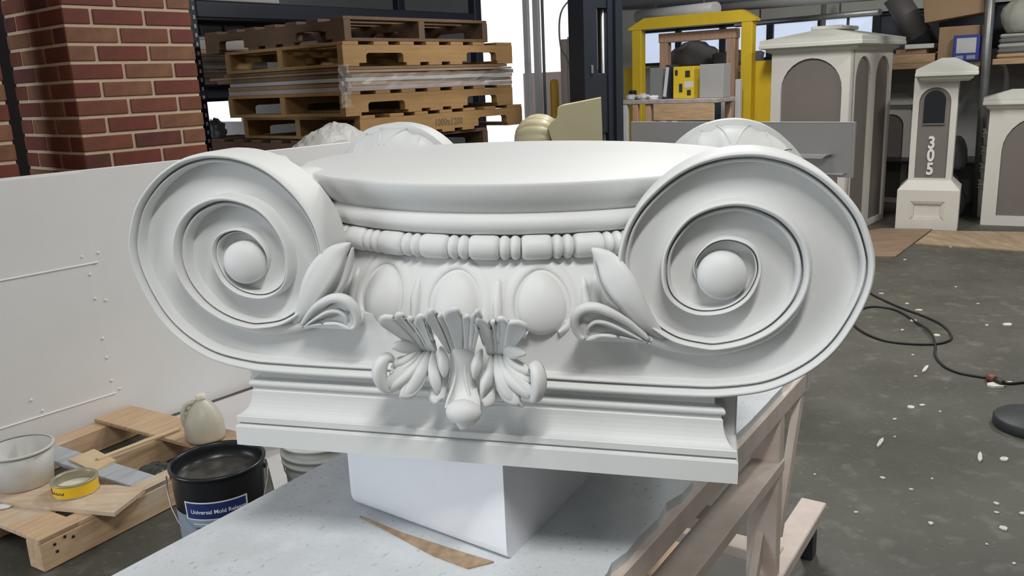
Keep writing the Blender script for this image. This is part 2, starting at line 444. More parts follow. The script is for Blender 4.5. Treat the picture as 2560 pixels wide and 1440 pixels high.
SHELL = MB().add(ps, fs, True).mesh('egg_shell', PLASTER)
DART = MB().tube([(0, .008, .050), (0, .001, .03), (0, -.003, .0), (0, -.001, -.03), (0, .004, -.052)], [.003, .006, .0095, .007, .002], 6).mesh('dart', PLASTER)
for i in range(-4, 5):
    g = -math.pi / 2 - .051 + i * EGS
    z = .281; R = ech(z) - .003
    tilt = -.30
    o = obj('egg', EGG, capital, (R * math.cos(g), .465 + R * math.sin(g), z)); o.rotation_euler = (tilt, 0, g + math.pi / 2)
    s_ = obj('egg_shell', SHELL, capital, o.location); s_.rotation_euler = o.rotation_euler
    g2 = g + EGS / 2
    d = obj('dart', DART, capital, (R * math.cos(g2), .465 + R * math.sin(g2), z)); d.rotation_euler = (tilt, 0, g2 + math.pi / 2)

# leaf surfaces -----------------------------------------------------
def lobe(spine, cup=0.25, thick=.006, face=V((0, -1, 0)), per=5, nw=6, ridge=0.0, mb=None, roll=0.0):
    """spine: (a, b, z, halfwidth); a cupped, thick leaf blade following it"""
    c = catmull([q[:3] for q in spine], per); w = [q.x for q in catmull([(q[3], 0, 0) for q in spine], per)]
    N = len(c); top = []; bot = []
    for i in range(N):
        t = (c[min(i + 1, N - 1)] - c[max(i - 1, 0)]).normalized()
        s = t.cross(face)
        if s.length < .05: s = V((1, 0, 0))
        s.normalize(); n = s.cross(t).normalized()
        if n.dot(face) < 0 and abs(n.dot(face)) > .2: n = -n
        if roll: s = (s * math.cos(roll) + n * math.sin(roll)); n = (n * math.cos(roll) - s * math.sin(roll))
        ww = max(w[i], 1e-4)
        for k in range(nw + 1):
            u = -1 + 2 * k / nw
            off = cup * ww * (u * u - .5) + ridge * ww * max(0, 1 - abs(u) * 3)
            pt = c[i] + s * (u * ww) + n * off
            th = thick * (0.35 + .65 * (1 - abs(u) ** 3)) * min(1, ww / .004)
            top.append(pt + n * th * .5); bot.append(pt - n * th * .5)
    K = nw + 1; B = len(top)
    fs = []
    for i in range(N - 1):
        for k in range(nw):
            fs.append([i * K + k, i * K + k + 1, (i + 1) * K + k + 1, (i + 1) * K + k])
            fs.append([B + i * K + k, B + (i + 1) * K + k, B + (i + 1) * K + k + 1, B + i * K + k + 1])
        fs.append([i * K, (i + 1) * K, B + (i + 1) * K, B + i * K]); fs.append([i * K + nw, B + i * K + nw, B + (i + 1) * K + nw, (i + 1) * K + nw])
    for i in (0, N - 1):
        for k in range(nw): fs.append([i * K + k, B + i * K + k, B + i * K + k + 1, i * K + k + 1])
    mb = mb or MB()
    mb.add(top + bot, fs, True); return mb
def zsp(pts, sc, ox, oy, k):
    out = []
    for (x, y, b, w) in pts:
        q = lp(ox + x / sc, oy + y / sc, b); out.append((q.x, q.y, q.z, w * k))
    return out
def both(name, spines, sc, ox, oy, parent, cup=.25, thick=.006, ridge=0.0, k=None):
    k = k or (.00068 / sc)
    for s in (1, -1):
        mb = MB()
        for sp in spines:
            q = zsp(sp, sc, ox, oy, k)
            if s < 0: q = [(-a, b, c, d) for a, b, c, d in q]
            lobe(q, cup, thick, ridge=ridge, mb=mb)
        mb.build(name, PLASTER, parent)
def fan(base, top, bow=0.0, thick=.010, sc=3.79, ox=880, oy=720, rows=9, per=4, groove=None, mb=None, sgn=1, rim=0.0, ease=1.0):
    """leaf sheet spreading from a short base line to a scalloped rim; points (x, y, b) measured on the zoomed picture"""
    tp = catmull([lp(ox + x / sc, oy + y / sc, b) for x, y, b in top], per)
    bl = [lp(ox + x / sc, oy + y / sc, b) for x, y, b in base]
    n = len(tp); bs_ = catmull([bl[0] + (bl[-1] - bl[0]) * (k / 4) for k in range(5)] if len(bl) == 2 else bl, 8)
    gr = [0.0] * n
    if groove:
        for (i0, g) in groove:
            for i in range(n):
                d = abs(i / (n - 1) - i0); gr[i] -= g * max(0, 1 - d / .035)
    P = []
    for j in range(rows + 1):
        t = j / rows; row = []
        for i in range(n):
            q0 = bs_[min(len(bs_) - 1, round(i / (n - 1) * (len(bs_) - 1)))]
            u = i / (n - 1)
            q = q0.lerp(tp[i], t ** ease)
            off = bow * 4 * t * (1 - t) * math.sin(math.pi * min(max(u, .06), .94)) + gr[i] * min(1, 2 * t) * (1 if t < .9 else .6)
            q = q + V((0, -off, 0))
            if rim and t > .8: q = q + V((0, -rim * (t - .8) / .2, 0))
            row.append(q)
        P.append(row)
    top_, bot_ = [], []
    for j in range(rows + 1):
        for i in range(n):
            du = P[j][min(i + 1, n - 1)] - P[j][max(i - 1, 0)]; dv = P[min(j + 1, rows)][i] - P[max(j - 1, 0)][i]
            nn = du.cross(dv)
            nn = nn.normalized() if nn.length > 1e-12 else V((0, -1, 0))
            if nn.y > 0: nn = -nn
            nn = (nn + V((0, -.6, 0))).normalized()
            th = thick * (.8 if 0 < j < rows else .55)
            top_.append(P[j][i] + nn * th / 2); bot_.append(P[j][i] - nn * th / 2)
    K = n; B = len(top_); fs = []
    for j in range(rows):
        for i in range(n - 1):
            fs.append([j * K + i, j * K + i + 1, (j + 1) * K + i + 1, (j + 1) * K + i]); fs.append([B + j * K + i, B + (j + 1) * K + i, B + (j + 1) * K + i + 1, B + j * K + i + 1])
        for i in (0, n - 1): fs.append([j * K + i, (j + 1) * K + i, B + (j + 1) * K + i, B + j * K + i])
    for j in (0, rows):
        for i in range(n - 1): fs.append([j * K + i, B + j * K + i, B + j * K + i + 1, j * K + i + 1])
    mb = mb or MB()
    mb.add([(sgn * q.x, q.y, q.z) for q in top_ + bot_], fs, True); return mb
# corner leaves (measured on the left one)
both('corner_leaf', [[(175, 1215, .000, 22), (245, 1100, -.018, 66), (315, 955, -.024, 98), (385, 840, -.020, 102), (460, 740, -.010, 74), (530, 682, -.004, 36), (566, 655, .000, 6)]], 2.88, 680, 380, capital, cup=.16, thick=.018, ridge=.10)
both('corner_leaf_fold', [[(430, 1045, .004, 14), (490, 980, .004, 22), (535, 880, .006, 26), (562, 780, .008, 22), (578, 690, .008, 8)]], 2.88, 680, 380, capital, cup=.2, thick=.022)
for sg in (1, -1):
    RIM = [(215, 1240, -.020), (290, 1140, -.036), (370, 1082, -.046), (450, 1052, -.050), (525, 1062, -.050), (585, 1110, -.048), (612, 1180, -.044), (606, 1245, -.040), (575, 1272, -.038), (500, 1240, -.040), (420, 1232, -.040), (330, 1250, -.034), (235, 1265, -.024)]
    o = fan([(205, 1245, -.018), (215, 1262, -.018)], RIM, -.006, .010, 2.88, 680, 380, 9, 4, [(.28, .006), (.45, .006)], None, sg).build('leaf_curl', PLASTER, capital)
    cc_ = catmull([lp(680 + x / 2.88, 380 + y / 2.88, b - .002) for x, y, b in RIM[:9]], 5)
    rr_s = [.0035 + .0055 * math.sin(math.pi * min(1, i / (len(cc_) - 1) * 1.0)) for i in range(len(cc_))]
    MB().tube([(sg * q.x, q.y, q.z) for q in cc_], rr_s, 10).build('curl_rim', PLASTER, o)
    c3_ = catmull([lp(680 + x / 2.88, 380 + y / 2.88, b) for x, y, b in ((240, 1250, -.026), (330, 1190, -.040), (410, 1150, -.046), (480, 1150, -.046), (530, 1190, -.044), (540, 1230, -.040))], 5)
    MB().tube([(sg * q.x, q.y, q.z) for q in c3_], [.0015 + .0025 * math.sin(math.pi * i / (len(c3_) - 1)) for i in range(len(c3_))], 8).build('curl_vein', PLASTER, o)
    back = lp(680 + 480 / 2.88, 380 + 1170 / 2.88, -.012)
    MB().lathe([(0, -.03), (.025, -.026), (.042, -.012), (.046, 0), (.042, .012), (.025, .026), (0, .03)], 18, Matrix.Translation((sg * (back.x + .004), back.y + .004, back.z - .004)) @ Matrix.Diagonal((.95, .50, .72, 1))).build('curl_back', PLASTER, o)

# the acanthus ornament in the middle
SC, OX, OY = 3.79, 880, 720
def z5(pts): return [(x, y, b, w) for x, y, b, w in pts]
k5 = .00066 / SC; KW = 1.28 * k5
tongue = zsp([(1040, 560, -.060, 125), (1040, 680, -.062, 112), (1042, 800, -.060, 112), (1046, 920, -.062, 132), (1050, 1030, -.070, 155), (1054, 1110, -.082, 172), (1056, 1180, -.094, 165), (1056, 1240, -.096, 130), (1052, 1285, -.088, 70), (1050, 1300, -.080, 20)], SC, OX, OY, k5)
mb = lobe(tongue, cup=-.28, thick=.016, nw=10)
orn = mb.build('acanthus_ornament', PLASTER, capital)
# rolled tip
q = zsp([(1056, 1175, -.108, 0)], SC, OX, OY, k5)[0]
MB().lathe([(0, -.024), (.013, -.021), (.022, -.012), (.026, 0), (.022, .012), (.013, .021), (0, .024)], 20, Matrix.Translation(V(q[:3])) @ Matrix.Rotation(math.radians(90), 4, 'Y') @ Matrix.Diagonal((.82, .80, 1.25, 1))).build('leaf_tip', PLASTER, orn)
# raised channel edges on the tongue
both('tongue_rib', [[(975, 640, -.068, 10), (985, 800, -.070, 12), (960, 930, -.074, 14), (915, 1050, -.082, 16), (890, 1140, -.088, 14)]], SC, OX, OY, orn, cup=-.3, thick=.010, k=k5)
both('side_lip', [[(900, 760, -.050, 20), (850, 880, -.056, 40), (815, 980, -.064, 52), (805, 1050, -.070, 50), (815, 1085, -.072, 20)]], SC, OX, OY, orn, cup=-.2, thick=.016, k=1.5 * k5)
both('leaf_drop', [[(850, 560, -.058, 12), (855, 640, -.068, 38), (862, 720, -.074, 46), (875, 790, -.074, 34), (888, 835, -.070, 8)]], SC, OX, OY, orn, cup=-.6, thick=.014, k=1.15 * k5)
both('leaf_drop', [[(775, 600, -.056, 14), (760, 740, -.066, 40), (780, 860, -.074, 52), (805, 940, -.074, 36), (822, 985, -.070, 8)]], SC, OX, OY, orn, cup=-.6, thick=.014, k=1.15 * k5)
both('lower_leaf', [[(735, 590, -.052, 20), (690, 700, -.066, 48), (625, 830, -.078, 66), (560, 950, -.082, 62), (500, 1015, -.078, 44), (465, 1045, -.072, 10)],
    [(700, 600, -.054, 18), (620, 720, -.070, 36), (530, 830, -.082, 44), (430, 905, -.084, 48), (370, 945, -.080, 40), (330, 960, -.074, 10)],
    [(660, 590, -.052, 18), (580, 690, -.068, 32), (480, 770, -.076, 34), (400, 800, -.074, 30), (360, 800, -.070, 8)],
    [(650, 560, -.050, 18), (570, 640, -.066, 40), (480, 705, -.072, 44), (410, 735, -.068, 32), (385, 740, -.062, 8)]], SC, OX, OY, orn, cup=-.28, thick=.011, k=.80 * KW)
both('leaf_scroll', [[(410, 940, -.066, 30), (330, 950, -.080, 52), (268, 880, -.090, 62), (250, 790, -.092, 66), (280, 710, -.086, 62), (335, 665, -.072, 48), (395, 670, -.060, 16)]], SC, OX, OY, orn, cup=-.6, thick=.016, k=1.1 * k5)
LW_ = [(440, 655, -.066), (402, 690, -.070), (396, 738, -.072), (436, 768, -.072), (470, 772, -.070), (392, 800, -.074), (376, 826, -.076), (420, 850, -.074), (330, 858, -.080), (318, 905, -.083), (345, 945, -.084), (402, 968, -.082), (462, 960, -.078), (466, 1002, -.082), (458, 1040, -.084), (512, 1050, -.084), (580, 1032, -.082), (642, 970, -.078), (682, 880, -.072), (704, 780, -.066)]
for sg in (1, -1):
    fan([(640, 590, -.050), (770, 610, -.054)], LW_, .010, .012, rows=11, groove=[(.24, .008), (.36, .008), (.62, .010)], sgn=sg).build('lower_leaf_blade', PLASTER, orn)
UC = [(690, 265, -.118), (708, 222, -.124), (750, 196, -.128), (786, 226, -.124), (800, 268, -.116), (816, 248, -.120), (842, 244, -.120), (860, 272, -.116), (884, 226, -.124), (920, 196, -.130), (962, 186, -.132), (1004, 200, -.130), (1032, 246, -.122), (1042, 274, -.116), (1064, 256, -.120), (1098, 256, -.120), (1120, 280, -.116), (1134, 254, -.120), (1162, 226, -.126), (1190, 204, -.128), (1218, 236, -.124), (1240, 282, -.116)]
fan([(915, 610, -.058), (1155, 610, -.058)], UC, -.004, .011, rows=12, groove=[(.19, .006), (.33, .006), (.62, .006), (.78, .006)], ease=.9).build('upper_leaf', PLASTER, orn)
US_ = [(262, 335, -.104), (252, 292, -.110), (292, 262, -.116), (345, 262, -.118), (386, 272, -.116), (396, 292, -.112), (410, 254, -.118), (440, 236, -.120), (482, 254, -.118), (506, 292, -.112), (528, 274, -.114), (566, 282, -.112), (584, 328, -.106), (596, 296, -.112), (618, 260, -.118), (650, 250, -.120), (684, 276, -.116), (694, 330, -.108)]
LL_ = [(392, 548, -.080), (384, 582, -.084), (440, 610, -.084), (500, 606, -.080), (556, 612, -.072)]
for sg in (1, -1):
    fan([(640, 590, -.050), (800, 600, -.056)], US_, -.006, .012, rows=11, groove=[(.28, .007), (.55, .007), (.72, .006)], sgn=sg, ease=.85).build('upper_side_leaf', PLASTER, orn)
    lobe([(sg * a_, b_, c_, d_) for a_, b_, c_, d_ in zsp([(680, 560, -.048, 30), (600, 560, -.062, 60), (510, 555, -.074, 66), (430, 552, -.080, 48), (380, 560, -.080, 16)], SC, OX, OY, k5)], .15, .013).build('middle_leaf', PLASTER, orn)
# backing boss that carries the ornament
b0 = lp(1155, 900, -.02); b1 = lp(1155, 840, .0)
MB().lathe([(0, -.075), (.05, -.068), (.085, -.04), (.10, 0), (.085, .04), (.05, .068), (0, .075)], 24, Matrix.Translation(V((0.0, .012, b0.z + .01))) @ Matrix.Diagonal((.80, .52, .85, 1))).build('ornament_boss', PLASTER, orn)

# bolsters running from the front scrolls to the rear ones, carved as leaf bells
def bell(sgn, rear):
    n = 60
    def rf(r_, z_, t):
        g = 5 * t
        fold = abs(math.sin(g))
        rr = r_ * (1 - .05 * (1 - fold) ** 3 * min(1, z_ / .05) - (.02 if rear else .16) * max(0, (z_ - .09) / .07) * (1 - fold) ** 2)
        zz = z_ + (.01 if rear else .05) * (fold - .5) * max(0, (z_ - .06) / .1)
        return rr, zz
    prof = [(.176, .0), (.183, .018), (.181, .04), (.177, .07), (.173, .095), (.172, .115), (.174, .13), (.172, .138), (.164, .139), (.15, .125), (.11, .10)]
    if rear: prof = [(.176, .0), (.186, .015), (.184, .035), (.172, .07), (.155, .10), (.135, .13), (.120, .155), (.112, .16), (.10, .15)]
    if not rear: Mx = Matrix.Translation((sgn * .4425, .055, .338)) @ Matrix.Rotation(-math.pi / 2, 4, 'X')
    else: Mx = Matrix.Translation((sgn * .4425, DEP - .055, .338)) @ Matrix.Rotation(math.pi / 2, 4, 'X')
    return MB().lathe(prof, n, Mx, True, rf)
for sgn in (1, -1):
    for rear in (False, True):
        o = bell(sgn, rear).build('bolster_leaf', PLASTER, capital)
        # veins on the leaves
        for k in range(10):
            t = k * math.pi / 5 + math.pi / 10
            mb = MB()
            for dt in (-.16, .16):
                pl = []
                for (rr, zz, q) in (((.184, .012, 0), (.181, .05, .35), (.172, .085, .7), (.170, .105, 1)) if not rear else ((.187, .02, 0), (.180, .05, .35), (.165, .083, .7), (.147, .113, 1))):
                    tt = t + dt * (1.3 - q)
                    lx, ly = rr * math.cos(tt), rr * math.sin(tt)
                    pl.append(V((sgn * .4425 + lx, (.055 + zz) if not rear else (DEP - .055 - zz), .338 + ly)))
                mb.tube(catmull(pl, 3), .0022, 5)
            mb.build('leaf_vein', PLASTER, o)
    Mx = Matrix.Translation((sgn * .4425, .15, .33)) @ Matrix.Rotation(-math.pi / 2, 4, 'X')
    H_ = DEP - .30
    pr = [(.125, -.02), (.115, .05), (.100, .14), (.090, H_/2 - .05), (.104, H_/2 - .045), (.110, H_/2), (.104, H_/2 + .045), (.090, H_/2 + .05), (.100, H_ - .14), (.115, H_ - .05), (.125, H_ + .02)]
    MB().lathe(pr, 40, Mx).build('bolster', PLASTER, capital)

# ================================================================== foam block, table
FOAM = mat('white foam', (0.90, 0.91, 0.95), 0.7, var=0.04, scale=6, bump=0.05, bscale=40)
ZT = 0.7675
def capz(P):  # height of the abacus underside above a plan position
    return CO.z - ((P - CO).dot(V((EZ.x, EZ.y, 0)))) / EZ.z
c0 = G(1268, 1405, ZT); c1 = G(870, 1258, ZT); c3 = G(1475, 1190, ZT); c2_ = c1 + c3 - c0
bm = bmesh.new(); vb = []
for q in (c0, c1, c2_, c3):
    vb.append(bm.verts.new((q.x, q.y, ZT)))
vt = [bm.verts.new((q.x, q.y, capz(q) - .004)) for q in (c0, c1, c2_, c3)]
bm.faces.new(vb); bm.faces.new(vt)
for i in range(4): bm.faces.new((vb[i], vb[(i + 1) % 4], vt[(i + 1) % 4], vt[i]))
bm.normal_update(); bmesh.ops.recalc_face_normals(bm, faces=bm.faces[:])
eds = [e for e in bm.edges]
bmesh.ops.bevel(bm, geom=[e for e in bm.edges if vb[1] in e.verts or vt[1] in e.verts and False], offset=.022, segments=4, affect='EDGES', profile=.5)
me = bpy.data.meshes.new('foam_block'); bm.to_mesh(me); bm.free(); me.materials.append(FOAM)
tag(link(bpy.data.objects.new('foam_block', me)), 'plain smooth white block carrying the upside-down capital on the table', 'foam block')
# ------------------------------------------------------------------ work table
TOPM = mat('dusty painted table board', (0.72, 0.75, 0.78), 0.7, scale=14, col2=(0.63, 0.66, 0.68), bump=0.25, bscale=90)
spots(TOPM, 1, 55, (0.62, 0.76), (0.28, 0.27, 0.26), 0.7, stretch=(1, 1.6, 1), detail=6)
spots(TOPM, 1, 7, (0.60, 0.75), (0.80, 0.82, 0.84), 0.7, detail=6)
RAILM = mat('sprayed timber rail', (0.74, 0.64, 0.575), 0.7, scale=9, col2=(0.60, 0.50, 0.44), bump=0.2, bscale=70)
spots(RAILM, 1, 5, (0.58, 0.72), (0.66, 0.60, 0.55), 0.6, detail=6)
tb = empty('work_table', (.87, 2.41, 0), 0); FT = frame((.87, 2.41, 0), 34); tb.matrix_world = FT
tag(tb, 'low timber work table with a dusty grey-white top and pinkish rails under the capital', 'table')
rg = random.Random(3)
poly = [(-2.0, .805), (-2.0, 0.012)]
x = -1.95
while x < -.02:
    poly.append((x, .012 + rg.choice([0, 0, 0, .004, .010, .018, .03]) * rg.random())); x += .018 + .05 * rg.random()
poly += [(0.0, .012), (0.0, .805)]
MB().prism(poly, 'z', ZT - .022, ZT).build('table_top', TOPM, tb)
MB().box((-2.0, 0, ZT - .080), (.02, .042, ZT - .0215), bev=.003).build('top_rail', RAILM, tb)
MB().box((-2.0, .763, ZT - .080), (.02, .805, ZT - .0225), bev=.003).build('top_rail', RAILM, tb)
MB().box((.0, .0, ZT - .085), (.042, .805, ZT - .001), bev=.003).build('end_rail', RAILM, tb)
MB().box((-2.0, .042, ZT - .080), (-1.96, .763, ZT - .0225), bev=.003).build('end_rail', RAILM, tb)
for (x, y) in ((-.245, .0), (-1.85, .0), (-.245, .715), (-1.85, .715)):
    MB().box((x, y + .002, .012), (x + .04, y + .09, ZT - .0805), bev=.003).build('leg', RAILM, tb)
for y in (-.002, .727):
    MB().box((-1.95, y, .515), (-.205, y + .085, .553), bev=.003).build('middle_rail', RAILM, tb)
    MB().box((-1.9, y - .01, .145), (.29, y + .075, .188), bev=.004).build('bottom_rail', RAILM, tb)
def beam(p0, p1, w, h, name, m, par, up=V((0, 0, 1))):
    p0, p1 = V(p0), V(p1); t = (p1 - p0).normalized(); s = t.cross(up).normalized(); u = s.cross(t)
    ps = []
    for q in (p0, p1):
        for (a, b) in ((-1, -1), (1, -1), (1, 1), (-1, 1)): ps.append(q + s * (a * w / 2) + u * (b * h / 2))
    return MB().add(ps, [[0, 1, 2, 3], [7, 6, 5, 4], [0, 4, 5, 1], [1, 5, 6, 2], [2, 6, 7, 3], [3, 7, 4, 0]]).build(name, m, par)
beam((-.02, .014, ZT - .09), (-.20, .014, .30), .022, .038, 'brace', RAILM, tb)
beam((-.30, .05, .20), (-.02, .06, .66), .022, .038, 'brace', RAILM, tb)
for (x, z) in ((-.55, .46), (-1.0, .45), (-.70, .16), (-1.25, .16), (-.15, .16)):
    MB().box((x, .03, z), (x + .085, .78, z + .036), bev=.003).build('cross_rail', RAILM, tb)
MB().tube([(.27, .03, .155), (.315, .03, .155)], .016, 12).build('caster_stub', BLACKSTEEL, tb)
for (x, y) in ((.24, .03), (.24, .76), (-1.85, .03), (-1.85, .76)):
    MB().box((x - .03, y - .02, 0), (x + .03, y + .02, .145), bev=.004).build('foot', BLACKSTEEL, tb)
# lumber lying under the table
for (i, (x, y, rz, L, w)) in enumerate(((-.72, .36, .0, .40, .10), (-.22, .36, .0, .4, .09), (-1.2, .36, .0, .4, .12))):
    o = MB().box((0, 0, 0), (L, w, .035), bev=.002).build('lumber_offcut', WOODL)
    o.matrix_world = FT @ Matrix.Translation((x, y, .0)) @ Matrix.Rotation(rz, 4, 'Z')
    tag(o, ['tan timber offcut lying on the floor under the table, nearest the middle rail', 'short tan timber offcut on the floor under the far end of the table', 'wide tan timber offcut on the floor under the near part of the table'][i], 'timber', 'offcuts under the work table')
# chipboard scrap under the block's front
CHIP = mat('chipboard', (0.50, 0.36, 0.24), 0.8, scale=60, col2=(0.32, 0.21, 0.13), bump=0.4, bscale=80)
sp = [G(*q, ZT) for q in ((900, 1292), (1005, 1335), (1150, 1382), (1235, 1408), (1170, 1424), (1085, 1392), (1010, 1352))]
MB().prism([(q.x, q.y) for q in sp], 'z', ZT + .0003, ZT + .004).build('chipboard_scrap', CHIP)
tag(bpy.data.objects['chipboard_scrap'], 'thin brown strip of chipboard on the table along the white block', 'board')

# ------------------------------------------------------------------ white screen panel on the left
pan = empty('partition_panel'); FP = frame((-2.04, 3.935, 0), 39); pan.matrix_world = FP
tag(pan, 'long white painted sheet partition with screwed seams behind the black pail', 'partition')
MB().box((-1.6, 0, 0.0), (1.75, .03, 1.31), bev=.003).build('sheet', PANELW, pan)
MB().box((-1.6, -.0045, .875), (.085, .0, 1.30)).build('sheet', PANELW, pan)
MB().box((-1.6, -.003, .215), (.075, .0, .868)).build('sheet', PANELW, pan)
MB().box((-1.6, -.0045, .01), (.07, .0, .21)).build('sheet', PANELW, pan)
for (z, x1) in ((.8715, .10), (.2125, .085)):
    MB().tube([(-1.6, -.004, z), (x1, -.004, z)], .0045, 6).build('seam_bead', PANELW, pan)
scr = MB().lathe([(.008, 0), (.0075, .002), (.004, .0045), (0, .005)], 10).mesh('screw', PANELW)
for (x, z) in ((.03, .91), (.11, .915), (.055, .82), (.06, .70), (.11, .68), (.065, .50), (.07, .40), (.075, .28), (.11, .225), (-.26, .235), (-.30, .30), (-.75, .9), (-.75, .25)):
    obj('screw', scr, pan, (x, -.003 if x < .08 else 0, z), (math.pi / 2, 0, 0))
for x in (-1.3, .0, 1.3):
    MB().box((x, .031, 0), (x + .05, .12, 1.25)).build('stud', WOODL, pan)

# ------------------------------------------------------------------ floor pallet with its clutter
PALN = mat('new pallet pine', (0.66, 0.47, 0.30), 0.6, scale=4, col2=(0.48, 0.31, 0.18), stretch=(1, 12, 12), bump=0.12, bscale=25)
spots(PALN, 1, 3.5, (0.60, 0.72), (0.60, 0.55, 0.48), 0.55, detail=6)
PALB = mat('whitewashed board', (0.50, 0.53, 0.57), 0.7, scale=5, col2=(0.36, 0.36, 0.38), stretch=(1, 9, 1))
fp = empty('timber_pallet'); FQ = frame((-1.70, 2.72, 0), 31.5); fp.matrix_world = FQ
tag(fp, 'pale timber pallet frame on the floor beside the white partition', 'pallet')
for y in (0, .40, .80):
    MB().box((0, y, .002), (1.0, y + .092, .112), bev=.004).build('stringer', PALN, fp)
for (x0, x1, mm) in ((.0, .15, PALN), (.42, .53, PALB), (.80, 1.0, PALN)):
    MB().box((x0, 0.0, .1125), (x1, .892, .132), bev=.003).build('deck_board', mm, fp)
MB().box((-.002, .0, .112), (.98, .075, .1322), bev=.003).build('deck_board', PALN, fp)
nl = MB().lathe([(.006, 0), (.006, .002), (0, .002)], 8).mesh('nail', BLACKSTEEL)
for (x, y, z) in ((.05, -.0005, .09), (.055, -.0005, .06), (.09, -.0005, .10), (.12, -.0005, .085)):
    obj('nail', nl, fp, (x, y, z), (math.pi / 2, 0, 0))
PLY = mat('stained plywood', (0.66, 0.52, 0.38), 0.7, scale=6, col2=(0.50, 0.37, 0.25), stretch=(1, 6, 1))
spots(PLY, 1, 8, (0.60, 0.72), (0.74, 0.70, 0.62), 0.7, detail=5)
pp = [G(*q, .148) for q in ((-60, 1290), (0, 1255), (285, 1282), (362, 1222), (290, 1212), (215, 1212), (110, 1195), (-60, 1205))]
MB().prism([(q.x, q.y) for q in pp], 'z', .1325, .148).build('plywood_offcut', PLY)
tag(bpy.data.objects['plywood_offcut'], 'stained plywood offcut under the yellow tin on the floor pallet', 'board')
# yellow tin
YEL = mat('yellow tin print', (0.86, 0.55, 0.02), 0.35)
TIN = mat('tin metal', (0.42, 0.38, 0.28), 0.4, metal=0.5, var=.2, scale=20)
CREAM = mat('cream putty', (0.78, 0.74, 0.62), 0.6)
NAVY = mat('navy print', (0.02, 0.03, 0.09), 0.4)
cp = G(178, 1238, .148); can = empty('yellow_tin', (cp.x, cp.y + .04, .1482))
tag(can, 'shallow yellow tin with a bare metal rim on the plywood offcut', 'tin')
MB().lathe([(.083, .004), (.083, .050)], 48).build('body', YEL, can)
MB().lathe([(.0845, 0), (.0855, .002), (.0845, .005), (.0825, .005)], 48).build('bottom_rim', TIN, can)
MB().lathe([(.0825, .048), (.0858, .051), (.0858, .055), (.083, .057), (.074, .056), (.072, .050), (.072, .020)], 48).build('rim', TIN, can)
MB().lathe([(0, .022), (.073, .020)], 32).build('putty', CREAM, can)
m = MB(); 
for (a0, a1, z0, z1) in ((-2.62, -2.32, .014, .040),):
    m.lathe([(.0834, z0), (.0836, z1)], 10, None, True, None, a0, a1)
m.build('print_roundel', NAVY, can)
m = MB()
for k in range(8):
    a = -2.25 + k * .085
    m.lathe([(.0834, .018 + .001 * (k % 3)), (.0836, .026 + .004 * (k % 2))], 3, None, True, None, a, a + .05)
m.build('print_lettering', NAVY, can)
# translucent plastic tub at the left edge
TUB = mat('cloudy plastic', (0.74, 0.73, 0.68), 0.45, var=.12, scale=9, trans=0.15)
def tub(name, P, r0, r1, h, m_, label, cat='bucket', rimr=.006, grp=None):
    t = empty(name, P); tag(t, label, cat, grp)
    MB().lathe([(r0 * .92, 0), (r0, .004), (r1, h), (r1 - .004, h), (r0 - .006, .008), (0, .008)], 40).build('body', m_, t)
    MB().lathe([(r1 - .003, h - .004), (r1 + rimr, h - .004), (r1 + rimr, h + .004), (r1 - .003, h + .005)], 40).build('rim', m_, t)
    return t
tub('plastic_tub', (-1.985, 3.16, .1482), .105, .122, .15, TUB, 'cloudy plastic tub at the left edge of the floor pallet')
# jug
JUG = mat('milky jug plastic', (0.66, 0.62, 0.50), 0.4, var=.12, scale=10, trans=.1)
j = empty('plastic_jug', (-1.40, 3.57, .1325), .5); tag(j, 'milky cream plastic jug with a narrow neck standing on the floor pallet', 'jug')
def sq(r_, z_, t):
    c = (abs(math.cos(t)) ** 4 + abs(math.sin(t)) ** 4) ** -.25
    f_ = max(0, min(1, (.15 - z_) / .05)); return r_ * (1 + (c - 1) * f_ * .6), z_
MB().lathe([(.060, 0), (.082, .006), (.086, .02), (.084, .075), (.078, .105), (.062, .14), (.044, .165), (.024, .182), (.019, .186), (.019, .205), (0, .205)], 36, None, True, sq).build('body', JUG, j)
MB().lathe([(.0225, .190), (.0225, .207), (.020, .209), (0, .209)], 20).build('cap', CREAM, j)
MB().tube(catmull([(-.028, 0, .178), (-.062, 0, .172), (-.082, 0, .135), (-.080, 0, .085), (-.066, 0, .06)], 5), .011, 10).build('handle', JUG, j)
# stir stick and small board
a, b = G(243, 1148, .145), G(447, 1070, .142)
STK = mat('pale stick', (0.72, 0.56, 0.36), 0.6, scale=8, col2=(0.62, 0.45, 0.27), stretch=(1, 1, 8))
o = beam((a.x, a.y, .1450), (b.x, b.y, .1390), .026, .008, 'stir_stick', STK, None)
tag(o, 'long pale wooden stir stick laid across the floor pallet', 'stick')
bp = [G(*q, .14) for q in ((172, 1148), (235, 1122), (290, 1150), (235, 1178))]
MB().prism([(q.x, q.y) for q in bp], 'z', .1325, .1405).build('pale_board', STK)
tag(bpy.data.objects['pale_board'], 'small pale square of board under the end of the stir stick', 'board')
